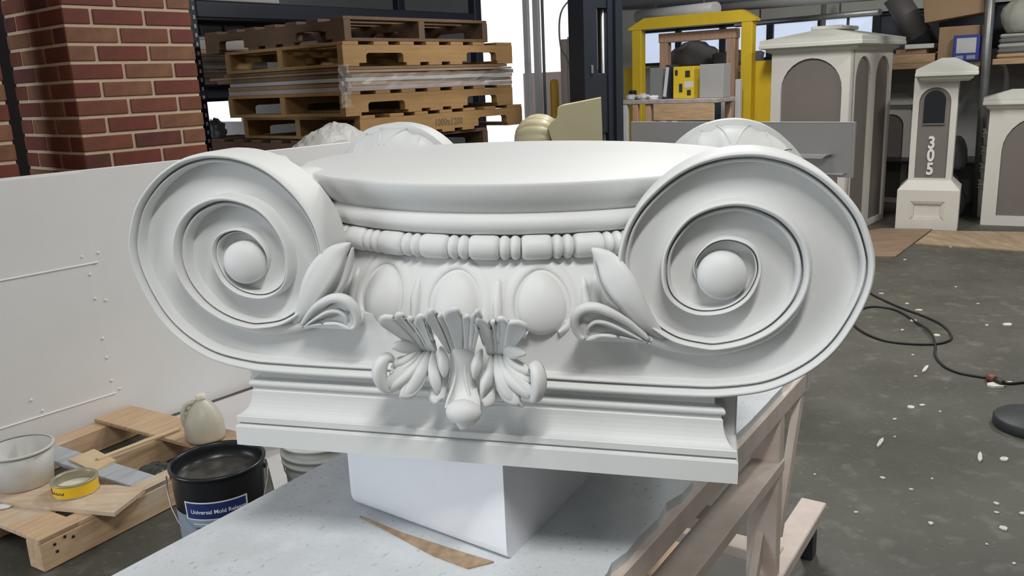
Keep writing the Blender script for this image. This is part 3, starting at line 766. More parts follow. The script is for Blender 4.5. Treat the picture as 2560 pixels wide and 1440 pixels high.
# dark plastic bag inside the pallet
def blob(name, P, r, m_, label, cat, seed=1, sq_=(1, 1, .5), rough=.35, n=26, kind=None):
    rr = random.Random(seed); ph = [(rr.uniform(0, 6.3), rr.uniform(0, 6.3), rr.randint(2, 6), rr.randint(1, 5)) for _ in range(7)]
    ps = []; fs = []
    for i in range(n // 2 + 1):
        th = math.pi * i / (n // 2)
        for k in range(n):
            f_ = 2 * math.pi * k / n; d = 1
            for (a, b, c, e) in ph: d += rough / 4 * abs(math.sin(c * f_ + a) * math.sin(e * th + b)) - rough / 16
            z = math.cos(th); z = z if z > -.5 else -.5 + (z + .5) * .05
            ps.append((r * d * math.sin(th) * math.cos(f_) * sq_[0], r * d * math.sin(th) * math.sin(f_) * sq_[1], r * d * (z + .52) * sq_[2]))
    for i in range(n // 2):
        for k in range(n): fs.append([i * n + k, i * n + (k + 1) % n, (i + 1) * n + (k + 1) % n, (i + 1) * n + k])
    o = MB().add(ps, fs, True).build(name, m_, None, P); return tag(o, label, cat)
BAGD = mat('dark plastic film', (0.055, 0.065, 0.06), 0.3)
blob('plastic_bag', tuple(FQ @ V((.66, .25, 0.0))), .085, BAGD, 'crumpled dark plastic bag lying inside the floor pallet', 'bag', 5, (1.1, .8, .6), .25)
# paint splash chunks on the near corner
for (k, (x, y, s)) in enumerate(((.03, .60, .05), (.075, .38, .06))):
    blob('plaster_splash', tuple(FQ @ V((x, y, .1322))), s * .5, PLASTER, ['white plaster splash on the near left end of the floor pallet', 'white plaster splash near the front corner of the floor pallet'][k], 'splash', 9 + k, (1.3, .8, .22), .6, 16)

# ------------------------------------------------------------------ pails
PAILB = mat('black pail paint', (0.012, 0.013, 0.016), 0.3)
PAILG = mat('pail grey blue band', (0.30, 0.36, 0.44), 0.4)
LABB = mat('blue label', (0.02, 0.035, 0.16), 0.4)
LABW = mat('label white', (0.82, 0.84, 0.88), 0.5)
WIRE = mat('bail wire', (0.35, 0.35, 0.34), 0.35, metal=.7)
PW = V((-1.075, 2.815, 0)); pl = empty('steel_pail', PW); tag(pl, 'open black steel pail with a blue and grey label beside the table', 'pail')
RP = .160; HP = .365
MB().lathe([(.140, 0), (.146, .004), (RP - .002, HP - .06), (RP - .002, HP - .012)], 56).build('body', PAILB, pl)
MB().lathe([(RP - .004, HP - .012), (RP + .006, HP - .008), (RP + .007, HP), (RP + .001, HP + .005), (RP - .006, HP), (RP - .006, HP - .02), (.152, HP - .06), (.13, HP - .062)], 56).build('rim', PAILB, pl)
RESI = mat('dried resin', (0.10, 0.095, 0.08), 0.35, scale=14, col2=(0.02, 0.02, 0.018), bump=.5, bscale=30)
MB().lathe([(.153, HP - .055), (.146, HP - .053), (.09, HP - .056), (0, HP - .055)], 48).build('residue', RESI, pl)
face = math.atan2(-PW.y, -PW.x) - .16
r_at = lambda z: .146 + (RP - .148) * z / (HP - .06) + .0012
MB().lathe([(r_at(.02), .02), (r_at(.225), .225)], 40, None, True, None, face - 1.25, face + 1.1).build('label_band', PAILG, pl)
MB().lathe([(r_at(.21) + .0006, .212), (r_at(.28) + .0006, .280)], 30, None, True, None, face - .72, face + .70).build('label_frame', LABW, pl)
MB().lathe([(r_at(.217) + .0012, .217), (r_at(.275) + .0012, .275)], 30, None, True, None, face - .68, face + .66).build('label_panel', LABB, pl)
def bent_text(body, size, r, z, ang, m_, name, parent, bold=.0):
    """lettering wrapped round a cylinder (centre angle ang)"""
    cu = bpy.data.curves.new(name, 'FONT'); cu.body = body; cu.size = size; cu.align_x = 'CENTER'; cu.offset = bold; cu.resolution_u = 3
    to = bpy.data.objects.new(name, cu); link(to); bpy.context.view_layer.update()
    me = bpy.data.meshes.new_from_object(to.evaluated_get(bpy.context.evaluated_depsgraph_get())); bpy.data.objects.remove(to)
    for v in me.vertices:
        t = ang + v.co.x / r
        v.co = ((r) * math.cos(t), r * math.sin(t), z + v.co.y)
    me.materials.clear(); me.materials.append(m_)
    return obj(name, me, parent)
bent_text('Universal Mold Release', .0205, r_at(.245) + .0022, .237, face + .04, LABW, 'label_lettering', pl, .0004)
for k in range(4):
    MB().lathe([(r_at(.19) + .001, .195 - k * .015), (r_at(.19) + .0012, .1985 - k * .015)], 16, None, True, None, face - .55 + .05 * (k % 2), face + .15 + .1 * ((k * 7) % 3)).build('label_smallprint', LABW if k == 0 else LABB, pl)
bw = []
for k in range(15):
    t = math.pi * k / 14; dr = V((math.cos(face), math.sin(face), 0)); sd = V((-dr.y, dr.x, 0))
    bw.append(sd * math.cos(t) * (RP + .012) + dr * (.02 + .16 * math.sin(t)) + V((0, 0, HP - .03 - .20 * math.sin(t))))
MB().tube(bw, .0026, 6).build('bail', WIRE, pl)
for s in (-1, 1):
    dr = V((math.cos(face), math.sin(face), 0)); sd = V((-dr.y, dr.x, 0)) * s
    MB().lathe([(.014, 0), (.013, .006), (.006, .009), (0, .009)], 14, Matrix.Translation(sd * (RP - .004) + V((0, 0, HP - .04))) @ sd.to_track_quat('Z', 'Y').to_matrix().to_4x4()).build('bail_ear', PAILB, pl)
WPL = mat('white pail plastic', (0.74, 0.76, 0.72), 0.4, var=.06, scale=8)
def white_pail(P, label, r=.148, h=.37, lid=False, m_=None, grp=None, parent_name='plastic_pail'):
    m_ = m_ or WPL
    t = empty(parent_name, P); tag(t, label, 'bucket', grp)
    MB().lathe([(r * .88, 0), (r * .895, .004), (r - .004, h - .05), (r - .004, h), (r - .009, h), (r * .87, .01), (0, .01)], 40).build('body', m_, t)
    for (z, e) in ((h - .012, .008), (h - .055, .007), (h - .085, .005)):
        MB().lathe([(r - .006, z - .005), (r + e, z - .004), (r + e, z + .005), (r - .006, z + .006)], 40).build('rim' if z > h - .02 else 'rib', m_, t)
    if lid: MB().lathe([(r + .009, h - .02), (r + .010, h + .004), (r + .004, h + .008), (r - .012, h + .008), (r - .016, h + .003), (0, h + .003)], 40).build('lid', m_, t)
    MB().tube([(r * math.cos(t_) , (r + .006) * math.sin(t_) , h - .06 - .10 * abs(math.sin(t_))) for t_ in [math.pi * k / 12 - math.pi for k in range(13)]], .0024, 6).build('bail', WIRE, t)
    return t
white_pail((-.745, 3.005, 0), 'white ribbed plastic bucket under the left end of the capital, right of the black pail')
o = MB().prism([(-1.885, 4.065), (-1.15, 3.60), (-1.0, 3.2), (-.5, 3.3), (-.5, 4.6), (-.97, 5.18)], 'z', .0004, .0045).build('floor_sheet', mat('grey-white floor sheet', (0.60, 0.585, 0.59), .6, var=.08, scale=4))
tag(o, 'pale painted sheet lying on the floor between the partition and the pails', 'sheet')
white_pail((-1.10, 3.86, .0048), 'white plastic bucket by the partition, peeping out left of the capital base')
# ------------------------------------------------------------------ brick columns
AZ = 39.5
MORT = mat('cream mortar', (0.66, 0.51, 0.36), 0.85, var=.12, scale=30)
BR = [mat('brick red', (0.20, 0.046, 0.027), 0.6, scale=9, col2=(0.13, 0.030, 0.020), bump=.2, bscale=60),
      mat('brick rust', (0.24, 0.080, 0.038), 0.6, scale=7, col2=(0.15, 0.040, 0.024), bump=.2, bscale=60),
      mat('brick flashed', (0.27, 0.125, 0.060), 0.6, scale=10, col2=(0.16, 0.055, 0.030), bump=.2, bscale=60),
      mat('brick dark', (0.16, 0.045, 0.032), 0.6, scale=10, col2=(0.07, 0.022, 0.020), bump=.2, bscale=60)]
BL, BH, BJ, BP = .200, .0555, .0125, .005
BMESH = {}
def brick_me(L, k):
    key = (round(L, 3), k)
    if key not in BMESH: BMESH[key] = MB().box((0, 0, 0), (L, .04, BH), bev=.0025).mesh('brick', BR[k])
    return BMESH[key]
def brick_column(P, label, rows0, rows1, seed, faces=('front', 'left', 'right')):
    rr = random.Random(seed)
    c = empty('brick_column'); c.matrix_world = frame(P, AZ) @ Matrix.Scale(1.325, 4); tag(c, label, 'column', 'faux brick columns')
    W = 2.5 * BL + 2 * BJ + .004
    MB().box((BP, BP, 0), (W - BP, W - BP, (rows1 + .1) * (BH + BJ)), bev=.001).build('mortar_core', MORT, c)
    for r_ in range(rows0, rows1):
        z = r_ * (BH + BJ) + BJ
        for fc in faces:
            lens = [BL, BL, BL / 2] if (r_ + (fc != 'front')) % 2 else [BL / 2, BL, BL]
            x = 0.002
            for L in lens:
                k = rr.choice([0, 0, 0, 1, 1, 2, 2, 3])
                o = obj('brick', brick_me(L, k), c)
                if fc == 'front': o.location = (x, 0, z)
                elif fc == 'left': o.location = (0.04, x + (.002 if L < BL else 0), z); o.rotation_euler = (0, 0, math.pi / 2)
                else: o.location = (W - .04, x + L, z); o.rotation_euler = (0, 0, -math.pi / 2)
                x += L + BJ
    return c
bp_ = A(200, 320, 4.42)
brick_column((bp_.x, bp_.y, 0), 'tall red brick column with cream joints behind the white partition', 9, 28, 4)
b2 = A(32, 330, 4.02); u_ = azv(AZ)
P2 = V((b2.x, b2.y, 0)) - u_ * (2.5 * BL + 2 * BJ + .004) * 1.325
brick_column(P2, 'red brick column cut off by the left edge of the picture', 9, 28, 11)

dk = A(40, 300, 5.6)
o = MB().box((-.9, 0, 0), (.55, .04, 2.6), bev=.004).build('gap_shade_board', mat('gap shade black', (0.015, 0.013, 0.014), .8)); o.matrix_world = frame((dk.x, dk.y, 0), AZ); tag(o, 'tall dark board added as the shade in the gap between the brick columns', 'board')  # added black board, stands in for the deep shade between the columns

# ------------------------------------------------------------------ black shelving rack
NAVYS = mat('dark blue steel', (0.012, 0.016, 0.030), 0.4)
P = A(497, 200, 7.0); RK = frame((P.x, P.y, 1.63 * (1 - 7.0 / 5.1)), AZ) @ Matrix.Scale(7.0 / 5.1, 4)
rk = empty('shelving_rack'); rk.matrix_world = RK; tag(rk, 'dark steel shelving rack with slotted posts beside the brick column', 'rack')
SLOT = mat('slot glint', (0.45, 0.42, 0.38), 0.6)
for (x, y) in ((0, 0), (0, .85), (2.5, 0), (2.5, .85)):
    o = MB().box((x - .04, y, .4445), (x + .04, y + .075, 3.2), bev=.006).build('post', NAVYS, rk)
    if y == 0 and x == 0:
        sm_ = MB().box((-.006, -.002, 0), (.006, .002, .022)).mesh('slot', SLOT)
        for k in range(30):
            for s in (-1, 1): obj('slot', sm_, o, (x + s * .018, -.001, 1.15 + k * .05 + .0 * s))
for z in (0.95, 1.585, 2.06):
    for y in (0.0, .88): MB().box((.04, y, z), (2.46, y + .045, z + .095), bev=.006).build('beam', NAVYS, rk)
    MB().box((.04, .046, z + .05), (2.46, .879, z + .07)).build('deck', NAVYS, rk)
def onrack(lo, hi, name, m_, label, cat, bev=.004, rz=0, grp=None):
    cx = [(lo[i] + hi[i]) / 2 for i in range(3)]
    o = MB().box((lo[0] - cx[0], lo[1] - cx[1], 0), (hi[0] - cx[0], hi[1] - cx[1], hi[2] - lo[2]), bev=bev).build(name, m_)
    o.matrix_world = RK @ Matrix.Translation((cx[0], cx[1], lo[2])) @ Matrix.Rotation(rz, 4, 'Z'); return tag(o, label, cat, grp)
CARD = mat('cardboard', (0.34, 0.22, 0.125), 0.8, var=.2, scale=6)
CARDD = mat('dark cardboard', (0.19, 0.125, 0.075), 0.8, var=.25, scale=6)
PALEB = mat('pale foam board', (0.44, 0.42, 0.40), 0.6, var=.12, scale=5)
PINKB = mat('pinkish foam board', (0.40, 0.33, 0.31), 0.6, var=.12, scale=5)
z0 = 1.681
for (k, (h, x1, m_, lb)) in enumerate(((.035, .52, PALEB, 'lowest pale foam board of the pile on the rack shelf'), (.05, .50, PINKB, 'thick pinkish foam board in the pile on the rack shelf'), (.045, .52, PALEB, 'pale foam board in the middle of the rack shelf pile'),
      (.03, .60, PALEB, 'thin long pale board in the rack shelf pile'), (.038, .56, WOODL, 'tan plank in the rack shelf pile'), (.055, .54, PALEB, 'topmost pale board of the pile on the rack shelf'))):
    onrack((.06, .05, z0), (x1, .6, z0 + h), 'foam_board', m_, lb, 'board', grp='boards piled on the rack'); z0 += h + .0008
CLR = mat('cloudy clear plastic', (0.30, 0.33, 0.34), 0.25, var=.2, scale=14)
for k in range(3):
    onrack((.07 + k * .17, .3, 1.972), (.225 + k * .17, .55, 2.045), 'storage_tray', CLR, ['left of three grey plastic trays under the upper rack beam', 'middle of three grey plastic trays under the upper rack beam', 'right of three grey plastic trays under the upper rack beam'][k], 'tray', .008, grp='plastic trays on the rack')
onrack((.05, .2, 1.95), (.62, .6, 1.971), 'foam_board', PALEB, 'pale board carrying the grey plastic trays on the rack', 'board', grp='boards piled on the rack')
onrack((.10, .09, 1.021), (.62, .50, 1.27), 'cardboard_box', CARD, 'olive-brown cardboard box low on the rack beside the pallet stack', 'box', .006, .04)
onrack((.12, .10, 1.2715), (.50, .50, 1.36), 'cardboard_box', CARDD, 'dark flattened carton on top of the cardboard box on the rack', 'box', .006, -.15)
onrack((.70, .05, 1.021), (1.2, .6, 1.32), 'cardboard_box', CARDD, 'dark brown carton on the rack behind the pallets', 'box', .006)
blob('plastic_wrap', tuple(RK @ V((.22, .28, 1.3615))), .08, CLR, 'crumpled clear plastic wrap on the carton in the rack', 'wrap', 21, (1.2, 1, .9), .9)
onrack((.05, .0, 2.156), (.62, .5, 2.22), 'foam_board', PALEB, 'pale board lying on the upper rack beam', 'board', grp='boards piled on the rack')

# ------------------------------------------------------------------ pallet stack
PW1 = mat('pallet pine honey', (0.36, 0.215, 0.082), 0.7, scale=4, col2=(0.28, 0.16, 0.06), stretch=(1, 10, 10), bump=0.15, bscale=20)
PW2 = mat('pallet pine grey', (0.22, 0.145, 0.08), 0.75, scale=4, col2=(0.17, 0.11, 0.06), stretch=(1, 10, 10), bump=0.15, bscale=20)
PW3 = mat('pallet pine dark', (0.135, 0.08, 0.047), 0.75, scale=4, col2=(0.10, 0.06, 0.035), stretch=(1, 10, 10), bump=0.15, bscale=20)
PLn, PWd, PHt = 1.22, 1.0, .115
def stringer_poly():
    pts = [(0, .016), (.14, .016)]
    for (x0, x1) in ((.14, .38), (.84, 1.08)):
        pts += [(x0, .05), (x0 + .006, .058), (x0 + .016, .062), (x1 - .016, .062), (x1 - .006, .058), (x1, .05), (x1, .016)]
        if x0 == .14: pts += [(.84, .016)]
    pts += [(PLn, .016), (PLn, .099), (0, .099)]
    return pts
def stringer_mesh(m_): return MB().prism(stringer_poly(), 'y', 0, .04).mesh('stringer', m_)
def brd(w, m_): return MB().box((0, 0, 0), (w, PWd, .0155), bev=.001).mesh('deck_board', m_)
PAL = {}; PS = 1.39; NP = 9
def pallet(P, az, z, wood, label, seed, swap=False, grp='pallets in the tall stack'):
    if wood.name not in PAL: PAL[wood.name] = (stringer_mesh(wood), brd(.095, wood), brd(.13, wood))
    sm_, d1, d2 = PAL[wood.name]
    t = empty('wooden_pallet'); Mx = frame((P.x, P.y, z * PS), az) @ Matrix.Scale(PS, 4)
    if swap: Mx = Mx @ Matrix.Translation((1.0, 0, 0)) @ Matrix.Rotation(math.pi / 2, 4, 'Z')
    t.matrix_world = Mx; tag(t, label, 'pallet', grp)
    for y in (0, .48, .96): obj('stringer', sm_, t, (0, y, 0))
    for k, x in enumerate((0, .19, .36, .54, .72, .89)): obj('deck_board', d1, t, (x + .003, 0, .0992))
    obj('deck_board', d2, t, (PLn - .133, 0, .0992))
    for x in (0, .40, .555, .71): obj('bottom_board', d1, t, (x, 0, .0003))
    obj('bottom_board', d2, t, (PLn - .13, 0, .0003))
    return t
PC = A(872, 260, 5.75); PC = V((PC.x, PC.y, 0))
US, VS = azv(41), V((-azv(41).y, azv(41).x, 0))
names = {8: 'honey-coloured pallet with stencilled numbers in the tall stack', 7: 'dark pallet below the stencilled one in the stack, openings facing front', 6: 'grey-brown pallet second below the stencilled one in the stack'}
for i in range(NP):
    off = US * ((.08 if i == 8 else -.02 * (i % 3))) + VS * (.02 * (i % 2))
    w = PW1 if i == 8 else (PW3 if i == 7 else PW2)
    p_ = pallet(PC + off, 41, i * (PHt + .0006) - (0 if i else -.0005), w, names.get(i, 'grey-brown pallet low in the tall stack, hidden behind the capital'), i, i in (7, 3))
    if i == 8:
        cu = bpy.data.curves.new('stencil', 'FONT'); cu.body = '1000x1200'; cu.size = .052; cu.resolution_u = 2; cu.offset = .0012
        to = bpy.data.objects.new('stencil', cu); link(to); bpy.context.view_layer.update()
        me = bpy.data.meshes.new_from_object(to.evaluated_get(bpy.context.evaluated_depsgraph_get())); bpy.data.objects.remove(to)
        me.materials.clear(); me.materials.append(CARDD)
        s_ = obj('stencil_lettering', me, p_, (.50, -.0012, .036), (math.pi / 2, 0, 0)); s_.scale = (.92, 1, 1)
zt = NP * (PHt + .0006)
pallet(PC + VS * -.0 + US * -.03, 41, zt, PW1, 'honey-coloured pallet under the wrapped sheets in the stack', 30)
zt += PHt + .0008
SH = [(.022, PINKB, 1.20, 1.02, .0, 'lowest grey-pink sheet under plastic in the pallet stack'), (.020, CARD, 1.20, 1.02, .01, 'brown sheet under the plastic wrap in the pallet stack'), (.018, PALEB, 1.2, 1.0, -.01, 'pale sheet in the middle of the sheet pile in the stack'),
      (.020, CARDD, 1.22, 1.12, .02, 'dark wide sheet jutting left out of the pallet stack'), (.012, CARD, 1.2, 1.2, .0, 'brown sheet jutting furthest left out of the stack'), (.014, CARDD, 1.16, 1.05, .0, 'topmost dark sheet beneath the upper pallet of the stack')]
for (h, m_, lx, ly, ox, lb) in SH:
    o = MB().box((0, 0, 0), (lx, ly, h), bev=.001).build('stacked_sheet', m_); o.matrix_world = frame(PC + US * ox, 41) @ Matrix.Scale(PS, 4) @ Matrix.Translation((0, 0, zt)) @ Matrix.Rotation(.012 * (ox * 60), 4, 'Z')
    tag(o, lb, 'sheet', 'sheets in the pallet stack'); zt += h + .0015
zs = zt
pallet(PC + US * -.015, 41, zt, PW1, 'honey-coloured pallet resting on the sheets in the stack', 31); zt += PHt + .001
pallet(PC + US * .03 + VS * .02, 41, zt, PW3, 'topmost dark pallet of the stack, cut off by the top of the picture', 32, True); zt += PHt + .001
WRAP = mat('clear stretch film', (0.42, 0.41, 0.39), 0.22, alpha=.30)
def crumple(w, h, nx, ny, amp, seed):
    rr = random.Random(seed); ps = []; fs = []
    for j in range(ny + 1):
        for i in range(nx + 1):
            ps.append((w * i / nx, -abs(amp * (rr.random() ** 1.5)), h * j / ny + (rr.random() - .5) * amp * .6))
    for j in range(ny):
        for i in range(nx): fs.append([j * (nx + 1) + i, j * (nx + 1) + i + 1, (j + 1) * (nx + 1) + i + 1, (j + 1) * (nx + 1) + i])
    return MB().add(ps, fs, False)
o = crumple(1.22, .075, 26, 3, .012, 3).build('stretch_film', WRAP); o.matrix_world = frame(PC, 41) @ Matrix.Scale(PS, 4) @ Matrix.Translation((0, -.035, (NP + 1) * PHt + .012)); tag(o, 'strip of clear stretch film round the sheets in the pallet stack', 'film')
o = crumple(.07, .20, 4, 10, .02, 5).build('stretch_film', WRAP); o.matrix_world = frame(PC, 41) @ Matrix.Scale(PS, 4) @ Matrix.Translation((-.075, -.026, (NP + 1) * PHt - .07)); tag(o, 'loose tail of clear film hanging at the corner of the pallet stack', 'film')
# crumpled pale sheet in front of the stack
CLOTH = mat('pale plastic sheet', (0.50, 0.49, 0.47), 0.5, var=.1, scale=6)
rr = random.Random(8); ps = []; fs = []; nx, ny = 22, 14
pile0 = (FP @ V((1.80, .215, 0)))
for jj in range(ny + 1):
    for i in range(nx + 1):
        u, w = i / nx - .5, jj / ny - .5
        z = .17 * max(0, 1 - (abs(u) * 2.0) ** 2) * max(0, 1 - (abs(w) * 2) ** 2) ** .6
        z += .035 * abs(math.sin(9 * u + 3 * w + 1)) * (1 - 2 * abs(u)) + .02 * rr.random() * (1 - 2 * abs(w))
        ps.append((u * .72, w * .30, z * .95))
for jj in range(ny):
    for i in range(nx): fs.append([jj * (nx + 1) + i, jj * (nx + 1) + i + 1, (jj + 1) * (nx + 1) + i + 1, (jj + 1) * (nx + 1) + i])
crate = empty('wooden_crate'); crate.matrix_world = frame((pile0.x, pile0.y, 0), 39); tag(crate, 'low timber crate under the crumpled pale sheet before the pallet stack', 'crate')
for k in range(7): MB().box((-.35, -.09, .02 + k * .172), (.35, .10, .02 + k * .172 + .16), bev=.003).build('slat', PW2, crate)
for (x, y) in ((-.34, -.08), (.30, -.08), (-.34, .05), (.30, .05)): MB().box((x, y, 0), (x + .04, y + .04, 1.216)).build('post', PW2, crate)
o = MB().add(ps, fs, False).build('plastic_sheet', CLOTH); o.matrix_world = frame((pile0.x, pile0.y, 1.226), 39); tag(o, 'crumpled pale plastic sheet in front of the pallet stack', 'sheet')

# ------------------------------------------------------------------ far wall with doorway and windows
WA = -50.5; FWL = frame((8.5, 7.53, 0), WA)   # +x runs left/far along the wall, +y faces the room
def wallbox(x0, x1, z0, z1, nm='wall_back', y0=-.2, y1=0, m_=WALLP):
    o = MB().box((x0, y0, z0), (x1, y1, z1)).build(nm, m_); o.matrix_world = FWL; return tag(o, kind='structure')
GREYW = mat('grey green wall', (0.58, 0.59, 0.55), 0.8, var=.1, scale=2)
D0, D1 = 8.75, 11.6
W0, W1, WZ0, WZ1 = 3.1, 8.5, 1.76, 2.26
wallbox(-4.5, W0, 0, 4.6, m_=WALLP); wallbox(W0, W1, 0, WZ0); wallbox(W0, W1, WZ1, 4.6, m_=GREYW); wallbox(W1, D0, 0, 4.6, m_=GREYW)
wallbox(D0, D1, 3.4, 4.6); wallbox(D1, 18.6, 0, 4.6); wallbox(18.6, 20.6, 0, 1.0); wallbox(18.6, 20.6, 2.3, 4.6); wallbox(20.6, 26, 0, 4.6)
ORW = mat('orange render', (0.55, 0.17, 0.07), .8, var=.2, scale=3)
wallbox(17.5, 21.6, 1.22, 4.5, 'wall_yard', -2.4, -2.2, ORW)
FROST = mat('frosted daylight pane', (0.6, 0.66, 0.75), 0.4, emit=(0.62, 0.72, 0.92), estr=0.85, var=.05, scale=3)
DUSK = mat('dark unlit pane', (0.07, 0.085, 0.12), 0.35, var=.2, scale=3)  # dark colour stands for panes without daylight behind them
FRAMEM = mat('dark window frame', (0.03, 0.035, 0.05), 0.5)
nwin = 8; ww = (W1 - W0) / nwin
for k in range(nwin):
    x0 = W0 + k * ww
    w_ = MB().box((x0 + .03, -.12, WZ0 + .03), (x0 + ww - .03, -.10, WZ1 - .03)).build('window_%d' % (k + 1), FROST if k >= 3 else DUSK); w_.matrix_world = FWL; tag(w_, kind='structure')
    fr = MB(); fr.box((x0, -.14, WZ0), (x0 + .045, -.06, WZ1)); fr.box((x0 + ww - .045, -.14, WZ0), (x0 + ww, -.06, WZ1)); fr.box((x0, -.14, WZ0), (x0 + ww, -.06, WZ0 + .04)); fr.box((x0, -.14, WZ1 - .04), (x0 + ww, -.06, WZ1))
    fr.build('window_frame', FRAMEM, w_)
# paved yard and a brick house beyond the door
YARD = mat('bright yard', (0.62, 0.60, 0.57), 0.8)
o = MB().box((6, -14, -.1), (16, -.2, .0)).build('floor', YARD); o.matrix_world = FWL; tag(o, kind='structure')
PKY = mat('pink rendered wall', (0.80, 0.66, 0.62), .8)
wallbox(8.0, 13.5, 0, 1.78, 'wall_yard', -3.9, -3.7, PKY)
# strip curtain, door posts and gear in the doorway
CURT = mat('cloudy strip', (0.55, 0.53, 0.55), 0.4, var=.15, scale=4)
GREYM = mat('grey painted metal', (0.22, 0.22, 0.23), 0.5)
WHITEP = mat('pale grey paint', (0.75, 0.74, 0.76), .5)
PINKW = mat('pinkish board', (0.60, 0.48, 0.45), 0.7)
def infront(px0, px1, py0, py1, Y, d, name, m_, label, cat, az=WA, bev=.004, z_floor=True):
    """upright box whose face spans the given picture columns at distance Y (towards the far wall's direction)"""
    a = A(px1, 200, Y); x = azv(az); y = V((-x.y, x.x, 0))
    # length along x so that the left edge projects to px0
    lo_, hi_ = 0.0, 8.0
    for _ in range(40):
        m_i = (lo_ + hi_) / 2; q = a + x * m_i - CAM; pxx = 1280 + FPX * q.dot(RT) / q.dot(FW)
        if pxx > px0: lo_ = m_i
        else: hi_ = m_i
    L = lo_
    zt_ = A((px0 + px1) / 2, py0, (a + x * L * .5).y).z; zb_ = 0.0 if z_floor else A((px0 + px1) / 2, py1, (a + x * L * .5).y).z
    t = MB().box((0, -d, 0), (L, 0, zt_ - zb_), bev=bev).build(name, m_); t.matrix_world = frame((a.x, a.y, zb_), az)
    return tag(t, label, cat), L, zt_, zb_
infront(1312, 1324, -40, 300, 11.2, .05, 'door_post', WHITEP, 'grey steel post in the bright doorway beside the pallet stack', 'post')
infront(1336, 1350, -40, 300, 11.6, .05, 'strip_curtain', WHITEP, 'cloudy hanging strip in the bright doorway', 'curtain')
infront(1357, 1362, -40, 300, 11.7, .03, 'door_rail', GREYM, 'thin dark rail standing in the bright doorway', 'rail')
infront(1402, 1420, 98, 300, 10.6, .03, 'leaning_board', PINKW, 'pinkish board standing on end in the doorway', 'board')
infront(1420, 1440, 92, 300, 10.5, .04, 'leaning_board', PALEB, 'pale board standing on end beside the pinkish one in the doorway', 'board')
q = A(1387, 245, 11.0); BOLL = mat('yellow bollard paint', (0.75, 0.48, 0.05), 0.5)
o = MB().lathe([(.055, 0), (.055, 1.58), (.045, 1.62), (0, 1.635)], 20).build('yellow_bollard', BOLL, None, (q.x, q.y, 0)); tag(o, 'small yellow post standing in the bright doorway', 'bollard')
q = A(1412, 20, 10.2)
o = MB().tube(catmull([(q.x + .35, q.y, 2.58), (q.x + .1, q.y, 2.52), (q.x - .05, q.y, 2.35), (q.x - .06, q.y, 2.0), (q.x + .04, q.y, 1.75), (q.x + .05, q.y, 1.0), (q.x - .02, q.y, .01)], 6), .012, 6).build('hose', GREYM); tag(o, 'thin grey hose curling in front of the bright doorway', 'hose')
infront(1430, 1452, -30, 26, 9.6, .12, 'junction_box', NAVYS, 'blue-black box hanging left of the forklift mast', 'box', z_floor=True)

# ------------------------------------------------------------------ forklift mast
P = A(1473, 200, 6.6); FM = frame((P.x, P.y, 0), AZ)
fk = empty('forklift_mast'); fk.matrix_world = FM; tag(fk, 'black steel forklift mast rising behind the capital', 'mast')
MST = mat('mast paint', (0.014, 0.018, 0.026), 0.38)
def chan(x0, x1, y0, y1, nm):
    w = .018
    m = MB(); m.box((x0, y0, .05), (x1, y0 + w, 3.0)); m.box((x0, y0 + w, .05), (x0 + w, y1, 3.0)); m.box((x0, y1, .05), (x1, y1 + w, 3.0)); return m.build(nm, MST, fk)
chan(-.06, .06, 0, .12, 'outer_rail'); chan(.07, .15, .02, .10, 'inner_rail'); chan(.30, .37, .02, .10, 'inner_rail'); chan(.38, .48, 0, .12, 'outer_rail')
MB().box((.15, .03, 2.14), (.30, .11, 2.40), bev=.004).build('cross_member', MST, fk)
MB().box((.15, .03, 1.20), (.30, .11, 1.66), bev=.004).build('cross_member', MST, fk)
MB().box((-.06, .0, .0), (.48, .14, .0495), bev=.004).build('cross_member', MST, fk)
MB().tube([(.285, .06, .3), (.285, .06, 2.2)], .014, 12).build('lift_ram', STEELG, fk)
for k in range(24): MB().box((.16, .045, 1.2 + k * .036), (.172, .06, 1.228 + k * .036)).build('chain_link', STEELG, fk)
MB().box((.02, -.012, 1.66), (.045, -.001, 1.72), bev=.002).build('bracket', STEELG, fk)

# ------------------------------------------------------------------ cream casting behind
CRM = mat('cream casting', (0.52, 0.46, 0.29), 0.4, var=.06, scale=5)
P = A(1450, 340, 5.0); FC = frame((P.x, P.y, 0), -84)
cc = empty('cream_capital'); cc.matrix_world = FC @ Matrix.Translation((0, 0, 1.03)); tag(cc, 'cream moulded capital lying on its side with a fluted shell end', 'capital')
prof = [(-.135, 0), (.12, 0), (.125, .10), (.118, .15), (.14, .20), (.165, .26), (.185, .33), (.165, .36), (.135, .375), (.128, .40), (.125, .44), (.10, .45), (-.125, .485)]
MB().prism(prof, 'y', -.30, 0).build('abacus_block', CRM, cc)
def rib(r_, z_, t): return r_ * (1 + .045 * abs(math.cos(9 * t)) ** .6), z_
MB().lathe([(.0, -.02), (.13, -.02), (.155, .03), (.162, .08), (.155, .13), (.125, .18), (.09, .21), (0, .215)], 108, Matrix.Translation((.17, -.16, .235)) @ Matrix.Rotation(math.pi / 2, 4, 'Y') @ Matrix.Rotation(.2, 4, 'X'), True, rib).build('fluted_shell', CRM, cc)
st = empty('trestle_stand'); st.matrix_world = FC; tag(st, 'plain timber stand carrying the cream capital', 'stand')
MB().box((-.15, -.33, .99), (.42, .03, 1.029), bev=.003).build('top', PW2, st)
for (x, y) in ((-.13, -.31), (.36, -.31), (-.13, -.03), (.36, -.03)): MB().box((x, y, 0), (x + .04, y + .04, .989)).build('leg', PW2, st)
